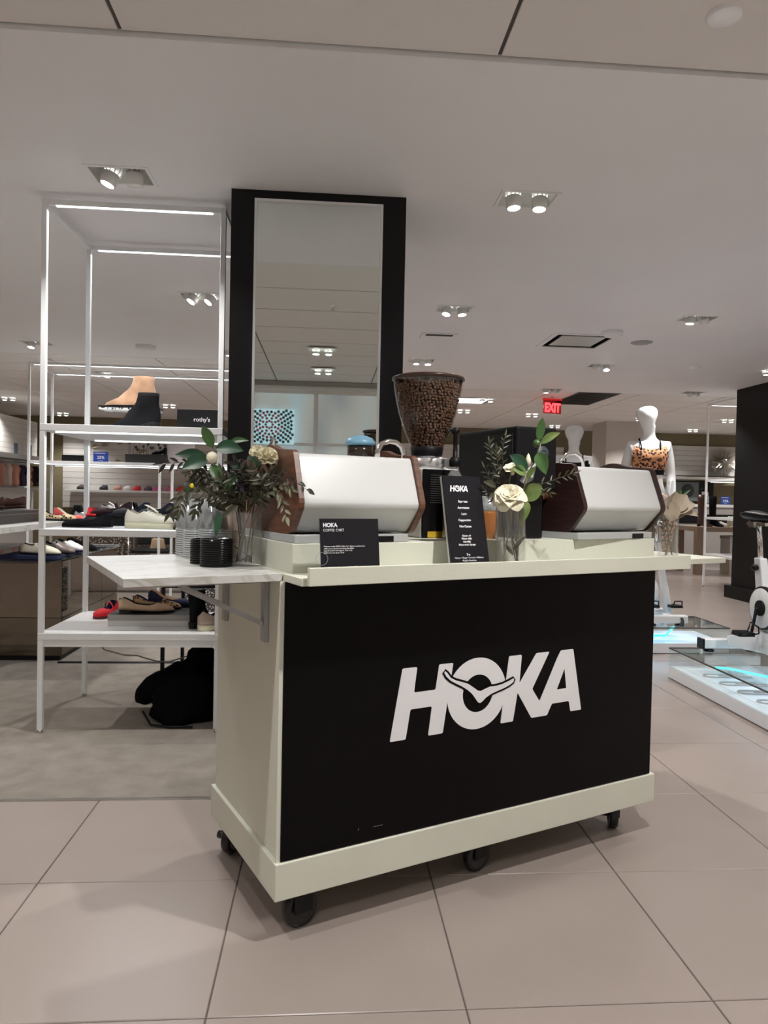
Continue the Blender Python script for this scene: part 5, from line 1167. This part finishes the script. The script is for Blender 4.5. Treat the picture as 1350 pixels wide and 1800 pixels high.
    part('handlebar', MB().tube([(-.20, -.62, 1.08), (-.21, -.52, 1.04), (-.19, -.44, 1.02), (0, -.44, 1.02), (.19, -.44, 1.02), (.21, -.52, 1.04), (.20, -.62, 1.08)], .015, 10), blackm, t)
    return t
B2 = bike('white exercise bike on the near platform at the right edge', 2.735, 4.28, .211)
def stand_bike(label, x, y, z):
    """compact white trainer: two cross feet, leaning post and saddle"""
    t = thing('exercise_trainer', label, 'exercise bike', (x, y, z))
    for yy in (.12, -.24):
        s_ = part('stabilizer', MB().box(-.26, .11, yy-.035, yy+.035, .022, .085), wbike, t, bevel=.008)
        part('foot_pad', MB().lathe([(0, 0), (.035, 0), (.033, .012), (.010, .022)], (.05, yy, 0), 16).lathe([(0, 0), (.035, 0), (.033, .012), (.010, .022)], (-.18, yy, 0), 16), blackm, s_)
        part('end_cap', MB().prism([(.03, .0), (.07, .0), (.072, .04), (.06, .07), (.04, .072), (.048, .04)], yy-.045, yy-.037, 'xz'), sm('cap_grey', (.06, .07, .08), .3), s_)
    part('base_beam', MB().box(-.03, .03, -.20, .09, .03, .08), wbike, t, bevel=.006)
    part('seat_tube', MB().loft([[(.04, -.03, .07), (.10, -.03, .07), (.10, .03, .07), (.04, .03, .07)], [(-.06, -.02, .66), (-.02, -.02, .66), (-.02, .02, .66), (-.06, .02, .66)]], True, False), wbike, t, bevel=.006)
    part('seat_post', MB().tube([(-.04, 0, .64), (-.06, 0, .86)], .015, 12), chrome, t)
    part('saddle', MB().loft([[(wv*cos(2*pi*k/14)-.07, yy, zz+.016*sin(2*pi*k/14)) for k in range(14)] for yy, wv, zz in ((.10, .05, .88), (.07, .078, .885), (.0, .07, .885), (-.08, .03, .88), (-.13, .012, .876))], True), blackm, t)
    part('crank_case', MB().lathe([(0, -.02), (.09, -.02), (.10, 0), (.09, .02), (0, .02)], (-.10, -.05, .26), 28, True, 'x'), wbike, t)
    for sx in (-1, 1):
        part('pedal', MB().box(.10*sx-.05, .10*sx+.05, -.10, .0, .12, .14).tube([(.10*sx-.04, -.1, .13), (.10*sx-.03, -.12, .18), (.10*sx+.03, -.12, .18), (.10*sx+.04, -.1, .13)], .006, 6), blackm, t)
    part('arm', MB().tube([(0, .05, .10), (-.06, -.02, .26), (-.16, -.05, .30)], .02, 10), wbike, t)
    return t
T1 = stand_bike('white exercise trainer on the far platform under the leopard mannequin', 2.81, 5.93, .211)
T2 = copy_tree(T1); T2.location = (2.32, 6.75, .121); T2['label'] = 'white exercise trainer under the mannequin in black bra'

# ------------------------------------------------------------------ mannequins: one skinned surface each
mann = sm('mannequin_gloss', (.82, .82, .83), .12, coat=.3)
def mannequin(label, loc, rz, head_turn, bra_mat, band_mat, leg_mat):
    V = []; E_ = []; Rr = []
    def add(p, r, par=None):
        V.append(p); Rr.append(r if isinstance(r, tuple) else (r, r)); i = len(V)-1
        if par is not None: E_.append((par, i))
        return i
    pel = add((0, 0, 0), (.155, .125)); ab = add((0, -.01, .14), (.118, .095), pel); ri = add((0, -.02, .28), (.138, .108), ab)
    ch = add((0, -.02, .40), (.145, .105), ri); nb = add((0, 0, .49), (.070, .064), ch); nk = add((.0, -.012, .56), (.046, .046), nb)
    hx = head_turn
    chn = add((hx*.4, -.036, .625), (.064, .070), nk); hd_ = add((hx*.9, -.030, .70), (.112, .120), chn); ht = add((hx*1.1, -.018, .785), (.088, .098), hd_)
    for s_ in (-1, 1):
        sh = add((s_*.145, -.005, .45), .056, ch); el = add((s_*.190, .03, .20), .042, sh); wr = add((s_*.190, -.07, .0), .030, el)
        pa = add((s_*.195, -.14, -.035), (.034, .016), wr)
        for k in range(4): 
            a = add((s_*.195+(k-1.5)*.017, -.185, -.045), .0085, pa); b = add((s_*.195+(k-1.5)*.018, -.215+abs(k-1.5)*.006, -.062), .0075, a); add((s_*.195+(k-1.5)*.018, -.222+abs(k-1.5)*.006, -.085), .0065, b)
        a = add((s_*.155, -.150, -.045), .0095, pa); add((s_*.14, -.175, -.065), .008, a)
        kz = (.12, -.20) if s_ < 0 else (.0, -.05)
        hp_ = add((s_*.085, -.03, -.03), .092, pel)
        if s_ < 0: kn, an = (s_*.13, -.40, -.13), (s_*.12, -.28, -.52)
        else: kn, an = (s_*.13, -.36, -.02), (s_*.12, -.20, -.38)
        kk = add(kn, .056, hp_); cf = add(tuple((Vector(kn)*.65+Vector(an)*.35)), .052, kk); ak = add(an, .034, cf); ft = add((an[0], an[1]-.10, an[2]-.055), (.036, .026), ak); add((an[0], an[1]-.18, an[2]-.07), (.032, .018), ft)
    me = bpy.data.meshes.new('body'); me.from_pydata(V, E_, []); o = bpy.data.objects.new('tmp', me); COL.objects.link(o)
    o.modifiers.new('skin', 'SKIN'); 
    if not me.skin_vertices:
        bpy.context.view_layer.objects.active = o; bpy.ops.mesh.customdata_skin_add()
    for i, sv in enumerate(me.skin_vertices[0].data): sv.radius = Rr[i]; sv.use_root = (i == 0)
    ss = o.modifiers.new('sub', 'SUBSURF'); ss.levels = 2; ss.render_levels = 2
    dg = bpy.context.evaluated_depsgraph_get(); m2 = bpy.data.meshes.new_from_object(o.evaluated_get(dg)); bpy.data.objects.remove(o)
    for v in m2.vertices:
        x, y, z = v.co
        if .62 < z:                                   # brow ridge and narrow chin
            q = min(1, (z-.62)/.05); c = hx*.9; v.co.x = c+(x-c)*(.86+.10*min(1, max(0, (z-.64)/.08)))
            if y < -.05: v.co.y -= .016*max(0, 1-abs(x-c)/.05)*max(0, 1-abs(z-.69)/.07)
        if .30 < z < .44 and y < -.04 and abs(x) < .14:  # bust
            for s_ in (-1, 1):
                d = sqrt((x-s_*.062)**2+(z-.372)**2)
                if d < .075: v.co.y -= .046*(cos(d/.075*pi/2))**1.2
    m2.materials.clear(); m2.polygons.foreach_set('use_smooth', [True]*len(m2.polygons)); m2.update()
    t = thing('mannequin', label, 'mannequin', loc, rz)
    link('body', m2, mann, t)
    def cloth(name, test, m_, off):
        bm = bmesh.new(); bm.from_mesh(m2); bm.normal_update()
        bmesh.ops.delete(bm, geom=[f for f in bm.faces if not test(f.calc_center_median())], context='FACES')
        left = set(bm.faces); best = set()
        while left:                                   # keep the one connected piece
            st = [left.pop()]; isl = set(st)
            while st:
                f = st.pop()
                for e in f.edges:
                    for g_ in e.link_faces:
                        if g_ in left: left.discard(g_); isl.add(g_); st.append(g_)
            if len(isl) > len(best): best = isl
        if name != 'leggings': bmesh.ops.delete(bm, geom=[f for f in bm.faces if f not in best], context='FACES')
        for v in bm.verts: v.co += v.normal*off
        m3 = bpy.data.meshes.new(name); bm.to_mesh(m3); bm.free()
        return link(name, m3, m_, t) if len(m3.polygons) else None
    cloth('bra', lambda c: abs(c.x) < .132 and c.y < .14 and .250 < c.z < (.405+.45*max(0, abs(c.x)-.05) if c.y < -.02 else .36), bra_mat, .004)
    cloth('bra_band', lambda c: abs(c.x) < .132 and .212 < c.z < .256, band_mat, .0055)
    for s_ in (-1, 1): part('bra_strap', MB().tube([(s_*.075, -.118, .415), (s_*.078, -.095, .46), (s_*.082, -.03, .512), (s_*.078, .04, .49), (s_*.06, .085, .41)], .0055, 6), band_mat, t)
    cloth('leggings', lambda c: c.z < .04 and c.z > -.55 and (abs(c.x) < .168 and not (abs(c.x) > .15 and c.z > -.12 and c.y < -.1 and c.z > -.01)), leg_mat, .003)
    return t
leo3 = spots('leopard_orange', (.72, .34, .16), (.03, .012, .01), (.36, .14, .07), 42, (.16, .46), .7)
mannequin('glossy white mannequin in leopard print sports bra', (2.68, 5.95, 1.225), -.25, -.03, leo3, blk, leo3)
mannequin('glossy white mannequin in black sports bra behind the brewer', (2.31, 6.75, 1.135), -.25, .0, blk, blk, blk)
